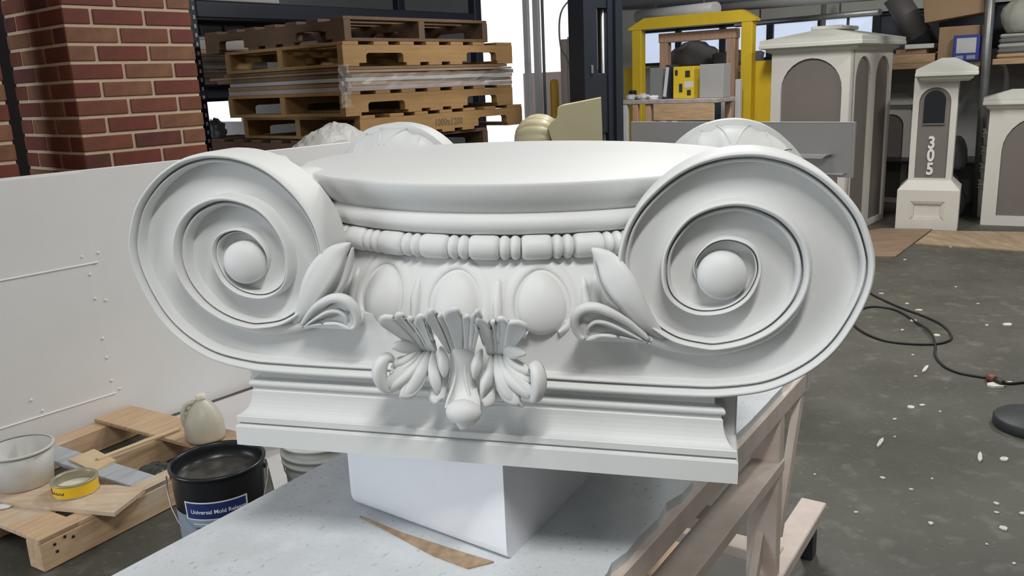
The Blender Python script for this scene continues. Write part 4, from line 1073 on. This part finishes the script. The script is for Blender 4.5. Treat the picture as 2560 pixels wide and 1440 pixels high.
# white packaging scraps by the cream casting
o = MB().box((0, 0, 0), (.30, .02, .16), bev=.002).build('white_carton', PALEB); o.matrix_world = frame(tuple(A(1345, 352, 4.9)), WA) @ Matrix.Translation((0, 0, 0)) @ Matrix.Rotation(.25, 4, 'Y')
tag(o, 'tilted white packing board between the pallet stack and the cream capital', 'board')
o.location.z = .0
o2 = empty('packing_stand'); q = A(1320, 352, 4.95); o2.location = (q.x, q.y, 0); tag(o2, 'narrow pale stand under the white packing board', 'stand')
MB().box((-.10, -.03, .0), (.10, .03, 1.22), bev=.004).build('body', PALEB, o2)
MB().box((-.12, -.05, 1.2205), (.12, .05, 1.24), bev=.004).build('top', PALEB, o2)
bpy.data.objects.remove(o)
# ------------------------------------------------------------------ yellow gantry and the clutter round it
YP = mat('yellow paint', (0.74, 0.52, 0.03), 0.45, var=.12, scale=4)
PINE = mat('weathered pink pine', (0.55, 0.36, 0.25), 0.7, scale=4, col2=(0.40, 0.25, 0.17), stretch=(10, 10, 1), bump=.1, bscale=20)
GRY = mat('grey cabinet', (0.36, 0.355, 0.35), 0.6, var=.06, scale=5)
WHT = mat('white enamel', (0.62, 0.62, 0.63), 0.4, var=.1, scale=6)
P = A(1868, 240, 9.1); FG = frame((P.x, P.y, 0), WA)
def zpx(px, py, Y): return A(px, py, Y).z
g = empty('yellow_gantry'); g.matrix_world = FG; tag(g, 'yellow steel gantry frame with chamfered top corners at the back of the shop', 'frame')
GL = 1.30; GZ = zpx(1740, 40, 9.5)
MB().box((-.06, -.05, 0), (.06, .05, GZ - .06), bev=.006).build('post', YP, g)
MB().box((GL - .06, -.05, 0), (GL + .06, .05, GZ - .06), bev=.006).build('post', YP, g)
MB().prism([(-.10, GZ - .075), (.06, GZ + .02), (GL - .10, GZ + .02), (GL + .10, GZ - .075), (GL + .10, GZ - .10), (-.10, GZ - .10)], 'y', -.055, .055).build('top_beam', YP, g)
w = empty('pine_gateway'); w.matrix_world = frame(tuple(A(1829, 240, 9.35) * V((1, 1, 0)) if False else (A(1829, 240, 9.35).x, A(1829, 240, 9.35).y, 0)), WA)
tag(w, 'weathered pine post frame standing inside the yellow gantry', 'frame')
WL = .80; Wz = zpx(1740, 78, 9.6)
for x in (0, WL): MB().box((x - .05, -.045, 0), (x + .05, .045, Wz - .1), bev=.004).build('post', PINE, w)
MB().box((-.06, -.05, Wz - .0995), (WL + .06, .05, Wz), bev=.004).build('lintel', PINE, w)
MB().box((.05, -.02, 1.60), (WL - .05, .03, 1.70), bev=.004).build('cross_bar', PINE, w)
infront(1869, 1933, 152, 300, 9.0, .28, 'yellow_cabinet', YP, 'plain yellow cabinet side between the gantry and the large arched pillar', 'cabinet')
infront(1560, 1600, 168, 230, 10.7, .25, 'yellow_cabinet', YP, 'yellow cabinet half hidden behind the forklift mast', 'cabinet')
infront(1608, 1640, 170, 230, 10.6, .2, 'grey_cabinet', GRY, 'grey steel cabinet behind the left post of the yellow gantry', 'cabinet')
# bench with clutter
bz = zpx(1670, 250, 8.2); P = A(1790, 250, 8.05)
bn = empty('side_bench'); bn.matrix_world = frame((P.x, P.y, 0), WA); tag(bn, 'cluttered bench with splashed white legs in front of the yellow gantry', 'bench')
BT = mat('splashed bench top', (0.50, 0.44, 0.40), 0.7, scale=12, col2=(0.30, 0.27, 0.27))
MB().box((0, -.42, bz - .04), (1.12, 0, bz), bev=.004).build('bench_top', BT, bn)
MB().box((.02, -.02, bz - .20), (.66, -.001, bz - .041), bev=.003).build('apron', WOODL, bn)
for (x, y, m_) in ((.02, -.06, PINE), (.40, -.05, WHT), (.52, -.05, WHT), (.70, -.06, PINE), (.84, -.05, PINE), (.96, -.05, WHT), (.02, -.40, PINE), (1.05, -.40, PINE)):
    MB().box((x, y, 0), (x + .06, y + .045, bz - .0405 if y < -.1 or x > .66 else bz - .2005), bev=.004).build('leg', m_, bn)
def on_bench(x0, x1, y0, y1, h, name, m_, label, cat, rz=0., ry=0., z=None, bev=.003):
    o = MB().box((0, y0 - y1, 0), (x1 - x0, 0, h), bev=bev).build(name, m_)
    o.matrix_world = bn.matrix_world @ Matrix.Translation((x0, y1, (bz if z is None else z) + .0012)) @ Matrix.Rotation(rz, 4, 'Z') @ Matrix.Rotation(ry, 4, 'Y'); return tag(o, label, cat)
yb = on_bench(.30, .52, -.30, -.14, .30, 'yellow_carton', YP, 'yellow printed carton standing on the bench', 'box')
for (x, z, a_, b_) in ((.04, .20, .05, .06), (.12, .06, .035, .08), (.17, .22, .03, .05), (.03, .03, .04, .05)): MB().box((x, .0, z), (x + a_, .003, z + b_)).build('printed_mark', FRAMEM, yb)
MB().box((.01, .0, .10), (.10, .0025, .16)).build('printed_panel', WHT, yb)
on_bench(.0, .24, -.30, -.14, .31, 'grey_carton', GRY, 'grey carton beside the yellow one on the bench', 'box')
fb = on_bench(.58, .63, -.30, -.12, .32, 'framed_panel', FRAMEM, 'dark-edged panel leaning on the bench', 'panel', 0, -.12)
MB().box((.008, -.001, .02), (.042, .003, .30)).build('pale_edge', WHT, fb)
on_bench(.66, .80, -.38, -.18, .30, 'grey_sheet', GREYM, 'dark grey sheet standing behind the dark-edged panel', 'sheet')
for k, (x, y, s, lb) in enumerate(((.70, -.07, .035, 'pale heap of scraps on the bench near the dark-edged panel'), (.82, -.07, .045, 'white heap of scraps in the middle of the bench'), (.945, -.07, .04, 'grey heap of scraps at the left end of the bench'))):
    blob('scrap_heap', tuple(bn.matrix_world @ V((x, y, bz + .001))), s, [WHT, PALEB, GRY][k], lb, 'scraps', 40 + k, (1.3, 1, .6), .9)
on_bench(1.03, 1.09, -.32, -.24, .09, 'black_can', BLACKSTEEL, 'small black can at the left end of the bench', 'can', bev=.01)
# things between the gantry and the window
infront(1772, 1782, 188, 300, 8.6, .05, 'white_post', WHT, 'slim white post right of the bench', 'post')
infront(1783, 1803, 190, 300, 8.8, .1, 'glass_panel', mat('dark glass', (0.05, 0.07, 0.09), .15), 'dark glass panel standing right of the bench', 'panel')
infront(1803, 1815, 200, 300, 8.7, .06, 'white_board', WHT, 'white board standing left of the pine post', 'board')
infront(1838, 1850, 198, 300, 8.9, .06, 'white_board', WHT, 'white board standing right of the pine post', 'board')
P = A(1795, 165, 10.2); TRP = mat('grey tarpaulin', (0.19, 0.19, 0.19), .6, var=.2, scale=5)
tbx = empty('timber_shelf'); tbx.matrix_world = frame((P.x - .55, P.y, 0), WA); tag(tbx, 'timber shelf carrying the grey tarpaulin heap under the windows', 'shelf')
MB().box((-1.0, -.5, 1.62), (.15, 0, 1.70), bev=.004).build('shelf_board', PINE, tbx)
for x in (-.98, -.4, .09): MB().box((x, -.46, 0), (x + .05, -.41, 1.619)).build('leg', PINE, tbx)
blob('tarpaulin_heap', tuple(tbx.matrix_world @ V((-.18, -.24, 1.701))), .24, TRP, 'rounded grey tarpaulin heap below the far windows', 'tarpaulin', 51, (1.05, .7, .75), .3)
blob('tarpaulin_heap', tuple(tbx.matrix_world @ V((-.72, -.24, 1.701))), .20, TRP, 'flatter grey tarpaulin heap beside the large arched pillar', 'tarpaulin', 52, (1.2, .7, .5), .6)
# pipes and duct under the ceiling at the back
q0, q1 = A(1596, 42, 10.8), A(1790, 22, 9.6)
o = MB().tube([q0, q1], .075, 16).build('white_pipe', WHT); tag(o, 'fat white pipe running above the yellow gantry', 'pipe')
for k, (a_, b_, r_, lb) in enumerate((((1700, 28, 10.6), (2190, -12, 8.0), .045, 'upper grey pipe running along the far wall'), ((1840, 62, 10.6), (2200, 30, 8.6), .03, 'thin galvanised pipe below the grey pipes on the far wall'), ((1560, 5, 11.2), (2560, -45, 7.6), .10, 'broad grey beam along the top of the far wall'))):
    o = MB().tube([A(*a_), A(*b_)], r_, 12).build('wall_pipe', [GREYM, STEELG, GREYM][k]); tag(o, lb, 'pipe')
# struts that carry these pipes from the ceiling
for (px, py, Y) in ((1640, 36, 10.5), (1760, 25, 9.8), (1990, 10, 9.2), (2100, 36, 9.2), (1900, 55, 10.1)):
    q = A(px, py, Y); o = MB().tube([q, (q.x, q.y, 4.6)], .01, 6).build('pipe_hanger', STEELG)
    tag(o, 'thin steel hanger rod holding the pipes above the far wall', 'rod', 'hanger rods of the wall pipes')

# ------------------------------------------------------------------ grey board behind the capital
GB = mat('grey laminate board', (0.27, 0.255, 0.245), 0.55, var=.06, scale=3)
P = A(2128, 440, 4.15); FB = frame((P.x, P.y, 0), WA + 4)
gb = empty('grey_board_stand'); gb.matrix_world = FB; tag(gb, 'long grey board held upright behind the right scroll of the capital', 'board')
gz1 = A(2140, 307, 4.15).z; gz0 = A(2116, 445, 4.15).z
MB().box((0, -.02, gz0), (1.30, 0, gz1), bev=.002).build('board', GB, gb)
MB().box((-.004, -.0205, gz0), (-.0005, .0005, gz1 + .002)).build('pale_edge_strip', PALEB, gb)
MB().box((0, -.0205, gz1 + .0003), (1.30, .0005, gz1 + .004)).build('pale_edge_strip', PALEB, gb)  # pale strip paints the light caught along the top edge
for x in (.35, 1.15): MB().box((x, -.065, 0), (x + .04, -.0205, gz1 - .03)).build('post', PINE, gb)
for x in (.35, 1.15): MB().box((x - .02, -.25, 0), (x + .06, .2, .04)).build('foot', PINE, gb)
MB().prism([(.12, gz0 + .095), (.34, gz0 + .095), (.36, gz0 + .112), (.10, gz0 + .112)], 'y', .0005, .07).build('small_ledge', PALEB, gb)
MB().box((.03, .001, gz0 + .015), (.13, .03, gz0 + .022)).build('small_ledge', PALEB, gb)

# ------------------------------------------------------------------ arched stucco pillars and the letterbox pillar
STU = mat('cream stucco', (0.68, 0.655, 0.60), 0.7, var=.05, scale=6, bump=.05, bscale=150)
CAPM = mat('cream cap', (0.66, 0.66, 0.60), 0.6, var=.04, scale=6)
TAUPE = mat('taupe panel', (0.19, 0.165, 0.15), 0.7, var=.08, scale=5)
BLK = mat('black letterbox', (0.008, 0.010, 0.014), 0.35)
def arch_poly(x0, x1, z0, z1, n=14):
    r = (x1 - x0) / 2; cx = (x0 + x1) / 2; zc = z1 - r
    return [(x0, z0), (x1, z0)] + [(cx + r * math.cos(math.pi * k / n), zc + r * math.sin(math.pi * k / n)) for k in range(n + 1)]
def face_with_arch(mb, W, z0, z1, ax0, ax1, az0, az1, t, M):
    """front wall (y from -t to 0) of a pillar with an arched opening"""
    ap = arch_poly(ax0, ax1, az0, az1)      # bl, br, arc right->left
    n = len(ap)
    r = (ax1 - ax0) / 2; cx = (ax0 + ax1) / 2
    def quad(poly): mb.prism(poly, 'y', -t, 0, M)
    quad([(0, z0), (ax0, z0), (ax0, z1), (0, z1)]); quad([(ax1, z0), (W, z0), (W, z1), (ax1, z1)])
    if az0 > z0 + 1e-4: quad([(ax0, z0), (ax1, z0), (ax1, az0), (ax0, az0)])
    arc = ap[2:]
    for i in range(len(arc) - 1):
        (xa, za), (xb, zb) = arc[i], arc[i + 1]
        quad([(xb, zb), (xa, za), (xa, z1), (xb, z1)])
def hipcap(mb, W, D, z, over, h1, h2, inset):
    """moulded lid: fascia steps, then hipped roof to a flat top; origin at front right corner, y negative = back"""
    rings = [(-.0, z - .045), (over * .45, z - .02), (over * .5, z), (over * .8, z + .004), (over, z + .012), (over, z + h1 * .5), (over * .94, z + h1 * .55), (over * .94, z + h1), (-inset, z + h1 + h2)]
    ps = []; fs = []
    for (o_, zz) in rings: ps += [(-o_, o_, zz), (W + o_, o_, zz), (W + o_, -D - o_, zz), (-o_, -D - o_, zz)]
    for k in range(len(rings) - 1):
        for i in range(4): j_ = (i + 1) % 4; fs.append([k * 4 + i, k * 4 + j_, k * 4 + 4 + j_, k * 4 + 4 + i])
    n = len(rings) - 1; fs += [[n * 4 + i for i in range(4)], [0, 1, 2, 3]]
    mb.add(ps, fs); return mb
RZ90 = Matrix.Rotation(-math.pi / 2, 4, 'Z')
def pillar(name, px, py, az, W, D, H, label, caph, front, sides=1, over=.06, inset=.25, bot=.06, top=.10, side=.09):
    P = G(px, py, 0); t = empty(name); t.matrix_world = frame((P.x, P.y, 0), az); tag(t, label, 'pillar')
    m = MB(); tk = .03
    face_with_arch(m, W, 0, H, side, W - side, bot, H - top, tk, Matrix.Identity(4))
    # right-hand side (at local x=0) with its own arches
    seg = D / sides
    for s in range(sides):
        Ms = Matrix.Translation((0, -s * seg, 0)) @ Matrix(((0, 1, 0, 0), (-1, 0, 0, 0), (0, 0, 1, 0), (0, 0, 0, 1)))
        Ms = Matrix(((0, -1, 0, 0), (-1, 0, 0, -s * seg), (0, 0, 1, 0), (0, 0, 0, 1)))
        face_with_arch(m, seg, 0, H, side * .8, seg - side * .8, bot, H - top, tk, Ms)
    m.box((W - tk, -D, 0), (W, -tk, H)); m.box((tk, -D, 0), (W - tk, -D + tk, H)); m.box((tk, -D + tk, H - .03), (W - tk, -tk, H - .001))
    m.build('body', STU, t)
    MB().box((side * .9, -tk - .012, bot * .9), (W - side * .9, -tk + .008, H - top * .95)).build('arched_panel', TAUPE, t)
    for s in range(sides):
        MB().box((tk - .008, -(s + 1) * seg + side * .75, bot * .9), (tk + .012, -s * seg - side * .75, H - top * .95)).build('arched_panel', TAUPE, t)
    hipcap(MB(), W, D, H, over, caph * .5, caph * .5, inset).build('cap', CAPM, t)
    return t
HB = A(2131, 120, G(2118, 590).y).z + .045
bp = pillar('arched_pillar', 2112, 592, WA, .80, 1.25, HB - .02, 'large cream stucco pillar with taupe arched panels on two faces', .17, 1, 2, .10, .30, .06, .10, .10)
MB().box((.25, -.9, HB + .15), (.55, -.35, HB + .19), bev=.01).build('cap_plug', CAPM, bp)
HS = A(2245, 265, 10.2).z
ps_ = A(2262, 500, 10.2)
t = empty('arched_pillar'); t.matrix_world = frame((ps_.x, ps_.y, 0), WA); tag(t, 'small shaded cream pillar half hidden behind the large arched one', 'pillar')
m = MB(); face_with_arch(m, .42, 0, HS, .07, .35, .06, HS - .10, .03, Matrix.Identity(4)); m.box((0, -.42, 0), (.42, -.03, HS)); m.build('body', STU, t)
MB().box((.06, -.0295, .05), (.36, -.018, HS - .09)).build('arched_panel', TAUPE, t)
hipcap(MB(), .42, .42, HS, .07, .06, .08, .12).build('cap', CAPM, t)
HR = A(2480, 268, G(2450, 562).y - .3).z
pr = G(2450, 562); xr = azv(-61)
pp_ = V((pr.x, pr.y, 0)) - xr * .95
t = empty('arched_pillar'); t.matrix_world = frame((pp_.x, pp_.y, 0), -61); tag(t, 'broad cream stucco pillar with a taupe arch cut off by the right edge of the picture', 'pillar')
m = MB(); face_with_arch(m, .95, 0, HR, .13, .82, .10, HR - .10, .03, Matrix.Identity(4)); m.box((0, -.40, 0), (.95, -.03, HR)); m.build('body', STU, t)
MB().box((.12, -.0295, .09), (.83, -.016, HR - .09)).build('arched_panel', TAUPE, t)
hipcap(MB(), .95, .4, HR, .07, .07, .08, .18).build('cap', CAPM, t)
MB().tube(catmull([(.52, .012, HR - .62), (.56, .014, HR - .55), (.565, .014, HR - .47), (.52, .012, HR - .40)], 5), .02, 8).build('black_scroll_mark', BLK, t)
MB().box((.46, -.0155, HR - .20), (.565, .004, HR - .13), bev=.01).build('black_mark', BLK, t)
MB().box((.545, -.0155, HR - .25), (.58, .004, HR - .17), bev=.01).build('black_mark', BLK, t)
# letterbox pillar
c = G(2392, 577); c2 = G(2235, 565); Wb = (V((c.x, c.y, 0)) - V((c2.x, c2.y, 0))).length
azm = -61.0; Wb = .565
lb = empty('letterbox_pillar'); FLB = frame((c.x, c.y, 0), azm); lb.matrix_world = FLB; tag(lb, 'slim cream letterbox pillar with white house number 305 and a black letter flap', 'letterbox')
zB = A(2316, 478, 8.5).z; zS0 = A(2316, 452, 8.5).z; zS1 = A(2346, 192, 8.5).z; zC1 = A(2346, 145, 8.5).z
si = .085; Ws = Wb - 2 * si
m = MB(); tk = .025
# base with recessed panel frame
bx0, bx1, bz0, bz1 = .13, Wb - .13, .10, zB - .10
for poly in ([(0, 0), (bx0, 0), (bx0, zB), (0, zB)], [(bx1, 0), (Wb, 0), (Wb, zB), (bx1, zB)], [(bx0, 0), (bx1, 0), (bx1, bz0), (bx0, bz0)], [(bx0, bz1), (bx1, bz1), (bx1, zB), (bx0, zB)]):
    m.prism(poly, 'y', -tk, 0)
m.box((0, -Wb, 0), (Wb, -tk - .0005, zB))
rings = [(0, zB), (0, zB + .012), (si, zS0)]
ps = []; fs = []
for (o_, zz) in rings: ps += [(o_, -o_, zz), (Wb - o_, -o_, zz), (Wb - o_, -Wb + o_, zz), (o_, -Wb + o_, zz)]
for k in range(2):
    for i in range(4): j_ = (i + 1) % 4; fs.append([k * 4 + i, k * 4 + j_, k * 4 + 4 + j_, k * 4 + 4 + i])
m.add(ps, fs); m.build('base', STU, lb)
m = MB()
for k, (d, w_) in enumerate(((.004, .014), (.010, .028))):
    a0, a1, b0, b1 = bx0 + w_ - .014, bx1 - w_ + .014, bz0 + w_ - .014, bz1 - w_ + .014
    m.box((a0, -tk, b0), (a0 + .014, -d, b1)); m.box((a1 - .014, -tk, b0), (a1, -d, b1)); m.box((a0, -tk, b0), (a1, -d, b0 + .014)); m.box((a0, -tk, b1 - .014), (a1, -d, b1))
m.build('panel_moulding', STU, lb)
m = MB(); Ms = Matrix.Translation((si, -si, zS0))
face_with_arch(m, Ws, 0, zS1 - zS0, .055, Ws - .055, .02, zS1 - zS0 - .10, .025, Ms)
m.box((si, -Wb + si, zS0), (Wb - si, -si - .0255, zS1)); m.build('shaft', STU, lb)
MB().prism([(x + si, z + zS0) for x, z in arch_poly(.052, Ws - .052, .018, zS1 - zS0 - .095)], 'y', -si - .0252, -si - .014).build('arched_panel', TAUPE, lb)
dz1 = A(2337, 226, 8.5).z; dz0 = A(2337, 309, 8.5).z
MB().prism(arch_poly(si + .105, Wb - si - .10, dz0, dz1), 'y', -si - .016, -si - .004).build('letter_flap', BLK, lb)
MB().box((si + .10, -si - .014, dz0 - .014), (Wb - si - .10, -si + .004, dz0 - .001), bev=.002).build('flap_sill', TAUPE, lb)
hipcap(MB(), Ws, Ws, zS1, .075, .075, zC1 - zS1 - .075, .14).build('cap', CAPM, lb)
for (ch, py) in (('3', 358), ('0', 390), ('5', 424)):
    cu = bpy.data.curves.new('digit', 'FONT'); cu.body = ch; cu.size = .165; cu.align_x = 'CENTER'; cu.extrude = .006; cu.offset = .006; cu.resolution_u = 4
    to = bpy.data.objects.new('digit', cu); link(to); bpy.context.view_layer.update()
    me = bpy.data.meshes.new_from_object(to.evaluated_get(bpy.context.evaluated_depsgraph_get())); bpy.data.objects.remove(to)
    me.materials.clear(); me.materials.append(mat('digit white', (0.80, 0.78, 0.74), .4))
    zc = A(2328, py, 8.45).z
    o = obj('house_number', me, lb, (Wb / 2 + .005, -si - .006, zc - .058)); o.rotation_euler = (math.pi / 2, 0, math.pi); 
    o.scale = (.80, 1, 1)

# ------------------------------------------------------------------ rack with boxes behind the pillars
P = A(2462, 200, 9.3); FR = frame((P.x, P.y, 0), WA)
rr_ = empty('pipe_rack'); rr_.matrix_world = FR; tag(rr_, 'galvanised pipe rack with timber shelves behind the letterbox pillar', 'rack')
sz = A(2300, 158, 9.9).z
MB().tube([(-.03, .02, 0), (.0, .02, 1.6), (.02, .02, 3.0)], .045, 14).build('pole', STEELG, rr_)
for (x, y) in ((1.75, .0), (1.75, -.9), (0, -.9), (-1.2, -.9), (-1.2, .0)): MB().tube([(x, y, 0), (x, y, 2.6)], .03, 12).build('pole', STEELG, rr_)
MB().box((.06, -.95, sz - .06), (1.72, -.03, sz), bev=.004).build('shelf_board', WOODL, rr_)
MB().box((-1.17, -.95, sz - .05), (-.05, -.03, sz + .01), bev=.004).build('shelf_board', WOODL, rr_)
MB().box((-1.17, -.95, .52), (1.72, -.03, .55), bev=.004).build('shelf_board', NAVYS, rr_)
def onr(x0, x1, y0, y1, z, h, name, m_, label, cat, rz=0., rx=0., ry=0., bev=.005):
    o = MB().box((-(x1 - x0) / 2, -(y1 - y0) / 2, 0), ((x1 - x0) / 2, (y1 - y0) / 2, h), bev=bev).build(name, m_)
    o.matrix_world = FR @ Matrix.Translation(((x0 + x1) / 2, (y0 + y1) / 2, z)) @ Matrix.Rotation(rz, 4, 'Z') @ Matrix.Rotation(ry, 4, 'Y') @ Matrix.Rotation(rx, 4, 'X'); return tag(o, label, cat)
CARD2 = mat('warm cardboard', (0.40, 0.265, 0.155), 0.8, var=.12, scale=5)
onr(.10, .50, -.42, -.06, sz + .001, .37, 'cardboard_box', CARD2, 'upright brown cardboard box behind the letterbox pillar cap', 'box')
BLUE = mat('blue carton', (0.03, 0.045, 0.30), .45)
bb = onr(.07, .33, -.05, .03, sz + .001, .27, 'blue_box', BLUE, 'blue box with a white printed sheet in front of the brown cardboard box', 'box')
bbw = MB(); bbw.box((-.095, .0405, .085), (.095, .0425, .24)); bbw.build('white_print', WHT, bb)
MB().box((-.095, .0405, .02), (-.01, .0425, .06)).build('pale_print', PAILG, bb); MB().box((.02, .0405, .02), (.095, .0425, .06)).build('pale_print', PAILG, bb)
onr(.08, .66, -.45, -.02, sz + .46, .26, 'cardboard_box', CARD2, 'tilted brown cardboard box at the top of the rack', 'box', .08, 0, .12)
onr(.55, 1.05, -.5, -.08, sz + .001, .10, 'timber_offcut', WOODL, 'stack of honey timber offcuts on the left part of the rack shelf', 'timber', .1)
onr(.62, .95, -.45, -.15, sz + .102, .055, 'timber_offcut', CARD2, 'brown timber piece under the white moulding on the rack shelf', 'timber', -.1)
onr(.56, .86, -.35, -.10, sz + .158, .05, 'white_moulding', CAPM, 'white moulding offcut on top of the rack shelf timber', 'moulding', .05)
onr(1.20, 1.50, -.4, -.08, sz + .001, .13, 'timber_offcut', WOODL, 'pale timber block at the left end of the rack shelf', 'timber', -.2)
# slanted grey tube
a_, b_ = A(2236, -10, 10.2), A(2300, 88, 10.1)
o = MB().tube([a_, b_], .13, 20).build('grey_duct', mat('dull grey duct', (0.13, 0.13, 0.125), .6, var=.1, scale=5)); tag(o, 'fat dull grey duct slanting down behind the large pillar', 'duct')
# tarps, sack
SACK = mat('white sack cloth', (0.46, 0.46, 0.40), .8, var=.15, scale=8)
zz = sz + .011
for k, (h, m_, lb_) in enumerate(((.05, WOODL, 'timber plank under the folded tarps at the right'), (.05, TRP, 'lowest folded grey tarp at the right of the pole'), (.05, SACK, 'folded white cloth in the tarp pile right of the pole'), (.055, TRP, 'upper folded grey tarp right of the pole'), (.04, SACK, 'thin white folded cloth below the white sack'))):
    onr(-.62 + .02 * (k % 2), -.08, -.5, -.06, zz, h, 'folded_tarp' if k else 'timber_plank', m_, lb_, 'tarp' if k else 'timber', .03 * (k - 2), bev=.02); zz += h + .001
blob('white_sack', tuple(FR @ V((-.34, -.28, zz + .004))), .26, SACK, 'bulging white cloth sack on top of the folded tarps', 'sack', 61, (1.0, .8, .95), .35)
# dark sheet added as the shade behind the rack and wrapped goods beneath
DARKC = mat('shelf shade black', (0.03, 0.033, 0.04), .8)
o = MB().box((-1.6, -1.02, .56), (1.7, -.99, sz - .07)).build('shelf_shade_sheet', DARKC); o.matrix_world = FR; tag(o, 'dark sheet added as the shade behind the pillars under the rack shelf', 'sheet')
GWR = mat('grey wrapped goods', (0.13, 0.145, 0.145), .35, var=.3, scale=9)
for k, (x, y, s, lb_) in enumerate(((.20, .12, .24, 'grey plastic-wrapped bundle right of the letterbox pillar, the lower one'), (.20, .12, .16, 'grey plastic-wrapped bundle right of the letterbox pillar, the upper one'))):
    blob('wrapped_bundle', tuple(FR @ V((x + .0, y + .1, 0.0 if k == 0 else .50))), s if k else .19, GWR, lb_, 'bundle', 70 + k, (.75, .7, 1.4 if k == 0 else 1.3), .35)
wb_ = white_pail(tuple(FR @ V((-.185, .17, 0.0))), 'lowest pale bucket of the pile beside the right-hand pillar', .13, .40)
for k in range(3): white_pail(tuple(FR @ V((-.185, .17, .40 + k * .18 + .002))), ['pale bucket second from the bottom beside the right-hand pillar', 'pale bucket third from the bottom beside the right-hand pillar', 'topmost pale bucket of the pile beside the right-hand pillar'][k], .125, .175)
q = A(2425, 262, 9.0)
# ------------------------------------------------------------------ floor: plywood sheets, cable, chips, round base
FPLY = mat('scuffed floor plywood', (0.30, 0.21, 0.135), 0.7, scale=3, col2=(0.20, 0.135, 0.085), stretch=(1, 4, 1))
FPLY2 = mat('pale floor plywood', (0.42, 0.33, 0.21), 0.7, scale=3, col2=(0.26, 0.18, 0.11), stretch=(4, 1, 1))
for (k, (pts, z0, m_, lb_)) in enumerate((([(2100, 590), (2205, 572), (2330, 574), (2238, 643), (2090, 640)], .0003, FPLY, 'brown plywood sheet on the floor before the large arched pillar'),
                               ([(2330, 578), (2620, 582), (2640, 634), (2288, 610)], .0003, FPLY2, 'pale plywood sheet on the floor before the letterbox pillar'))):
    q = [G(x, y, 0.005) for x, y in pts]
    o = MB().prism([(v.x, v.y) for v in q], 'z', z0, z0 + .012).build('floor_plywood', m_); tag(o, lb_, 'plywood')
CAB = mat('black rubber cable', (0.02, 0.02, 0.018), 0.5)
cp = [(2120, 700), (2185, 738), (2250, 768), (2310, 790), (2355, 812), (2378, 838), (2370, 852), (2330, 860), (2260, 858), (2200, 848), (2150, 825), (2130, 800), (2150, 775), (2185, 766), (2240, 775), (2290, 805), (2325, 835), (2338, 862), (2338, 888), (2360, 915), (2400, 932), (2455, 942), (2480, 946), (2520, 958), (2580, 952)]
pts = [G(x, y, .008) for x, y in cp]
pts = catmull(pts, 6)
for i, q in enumerate(pts): q.z = .0075 if not (6 * 15 < i < 6 * 17) else .0075 + .015 * math.sin((i - 90) / 12 * math.pi)
cb = MB().tube(pts, .0072, 8).build('extension_cable', CAB); tag(cb, 'black cable looping over the concrete floor to a plug at the right', 'cable')
q = G(2478, 945, .02); d_ = (G(2500, 955, .02) - G(2455, 935, .02)).normalized()
PLUG = mat('reddish plug', (0.16, 0.06, 0.04), .5)
for (k, s, m_, nm) in ((0, .022, PLUG, 'plug_body'), (.055, .017, CAB, 'plug_collar')):
    MB().tube([q + d_ * (k - .03), q + d_ * (k - .01), q + d_ * (k + .02), q + d_ * (k + .03)], [s * .6, s, s, s * .7], 12).build(nm, m_, cb)
RUB = mat('black rubber base', (0.03, 0.034, 0.038), 0.55, var=.2, scale=20)
q = G(2585, 1068, 0); bs = empty('round_base', (q.x, q.y, 0)); tag(bs, 'black round rubber base at the right edge of the floor', 'stand base')
MB().lathe([(.165, 0), (.168, .006), (.168, .040), (.160, .050), (.03, .060), (0, .060)], 48).build('disc', RUB, bs)
MB().lathe([(.03, .058), (.03, .085), (.022, .095), (0, .095)], 20).build('hub', CAB, bs)
chip_px = [(2283, 803, 12), (2297, 777, 12), (2256, 826, 7), (2342, 840, 12), (2518, 813, 16), (2467, 814, 7), (2282, 888, 5), (2313, 925, 26), (2289, 942, 6), (2487, 966, 28), (2525, 958, 10), (2306, 1014, 9), (2278, 1020, 14), (2237, 1049, 7), (2350, 1030, 5), (2200, 1110, 26), (2237, 1093, 5), (2450, 1145, 24), (2510, 1150, 16), (2206, 1196, 9), (2278, 1225, 8), (2330, 1198, 5), (2490, 1260, 9), (2492, 1283, 8), (2555, 1285, 9), (2510, 1323, 14), (2327, 1310, 10), (2140, 1282, 7), (2037, 1187, 5), (2535, 1410, 6), (2467, 1362, 5), (2268, 760, 7), (2203, 735, 8), (2376, 618, 6), (2262, 650, 6), (2390, 718, 5), (2445, 760, 5)]
CHM = mat('plaster chip', (0.66, 0.63, 0.54), .7, var=.1, scale=30)
rc = random.Random(12)
places = ['near the cable loop', 'in the open floor', 'towards the right edge', 'near the table foot']
chips = []
for i, (x, y, s) in enumerate(chip_px):
    q = G(x, y, 0); dd = (q - CAM).length; r_ = s / 2130 * dd * .80
    n = 6; lon = 1.0 if s < 20 or i == 9 else 3.2
    poly = [(math.cos(2 * math.pi * k / n) * r_ * rc.uniform(.75, 1.0) * (lon ** .4), math.sin(2 * math.pi * k / n) * r_ * rc.uniform(.5, .9) / lon) for k in range(n)]
    o = MB().prism(poly, 'z', 0.0004, .003 + r_ * .16).build('plaster_chip', CHM, None, (q.x, q.y, 0), (0, 0, rc.uniform(0, 3)))
    if s >= 20: o.rotation_euler = (0, 0, {7: .9, 9: 0.1, 15: .95, 17: 1.05}.get(i, .8))
    lab = {7: 'long pale plaster splinter just below the cable bend', 9: 'largest white plaster flake lying at the cable plug', 15: 'long white splinter on the floor left of the open middle', 17: 'long white splinter on the floor below the round black base', 4: 'white flake on the floor right of the cable loop', 25: 'yellowish flake near the lower right corner of the floor'}.get(i, 'small white plaster crumb scattered on the concrete floor')
    tag(o, lab, 'plaster chip', 'plaster chips on the floor')
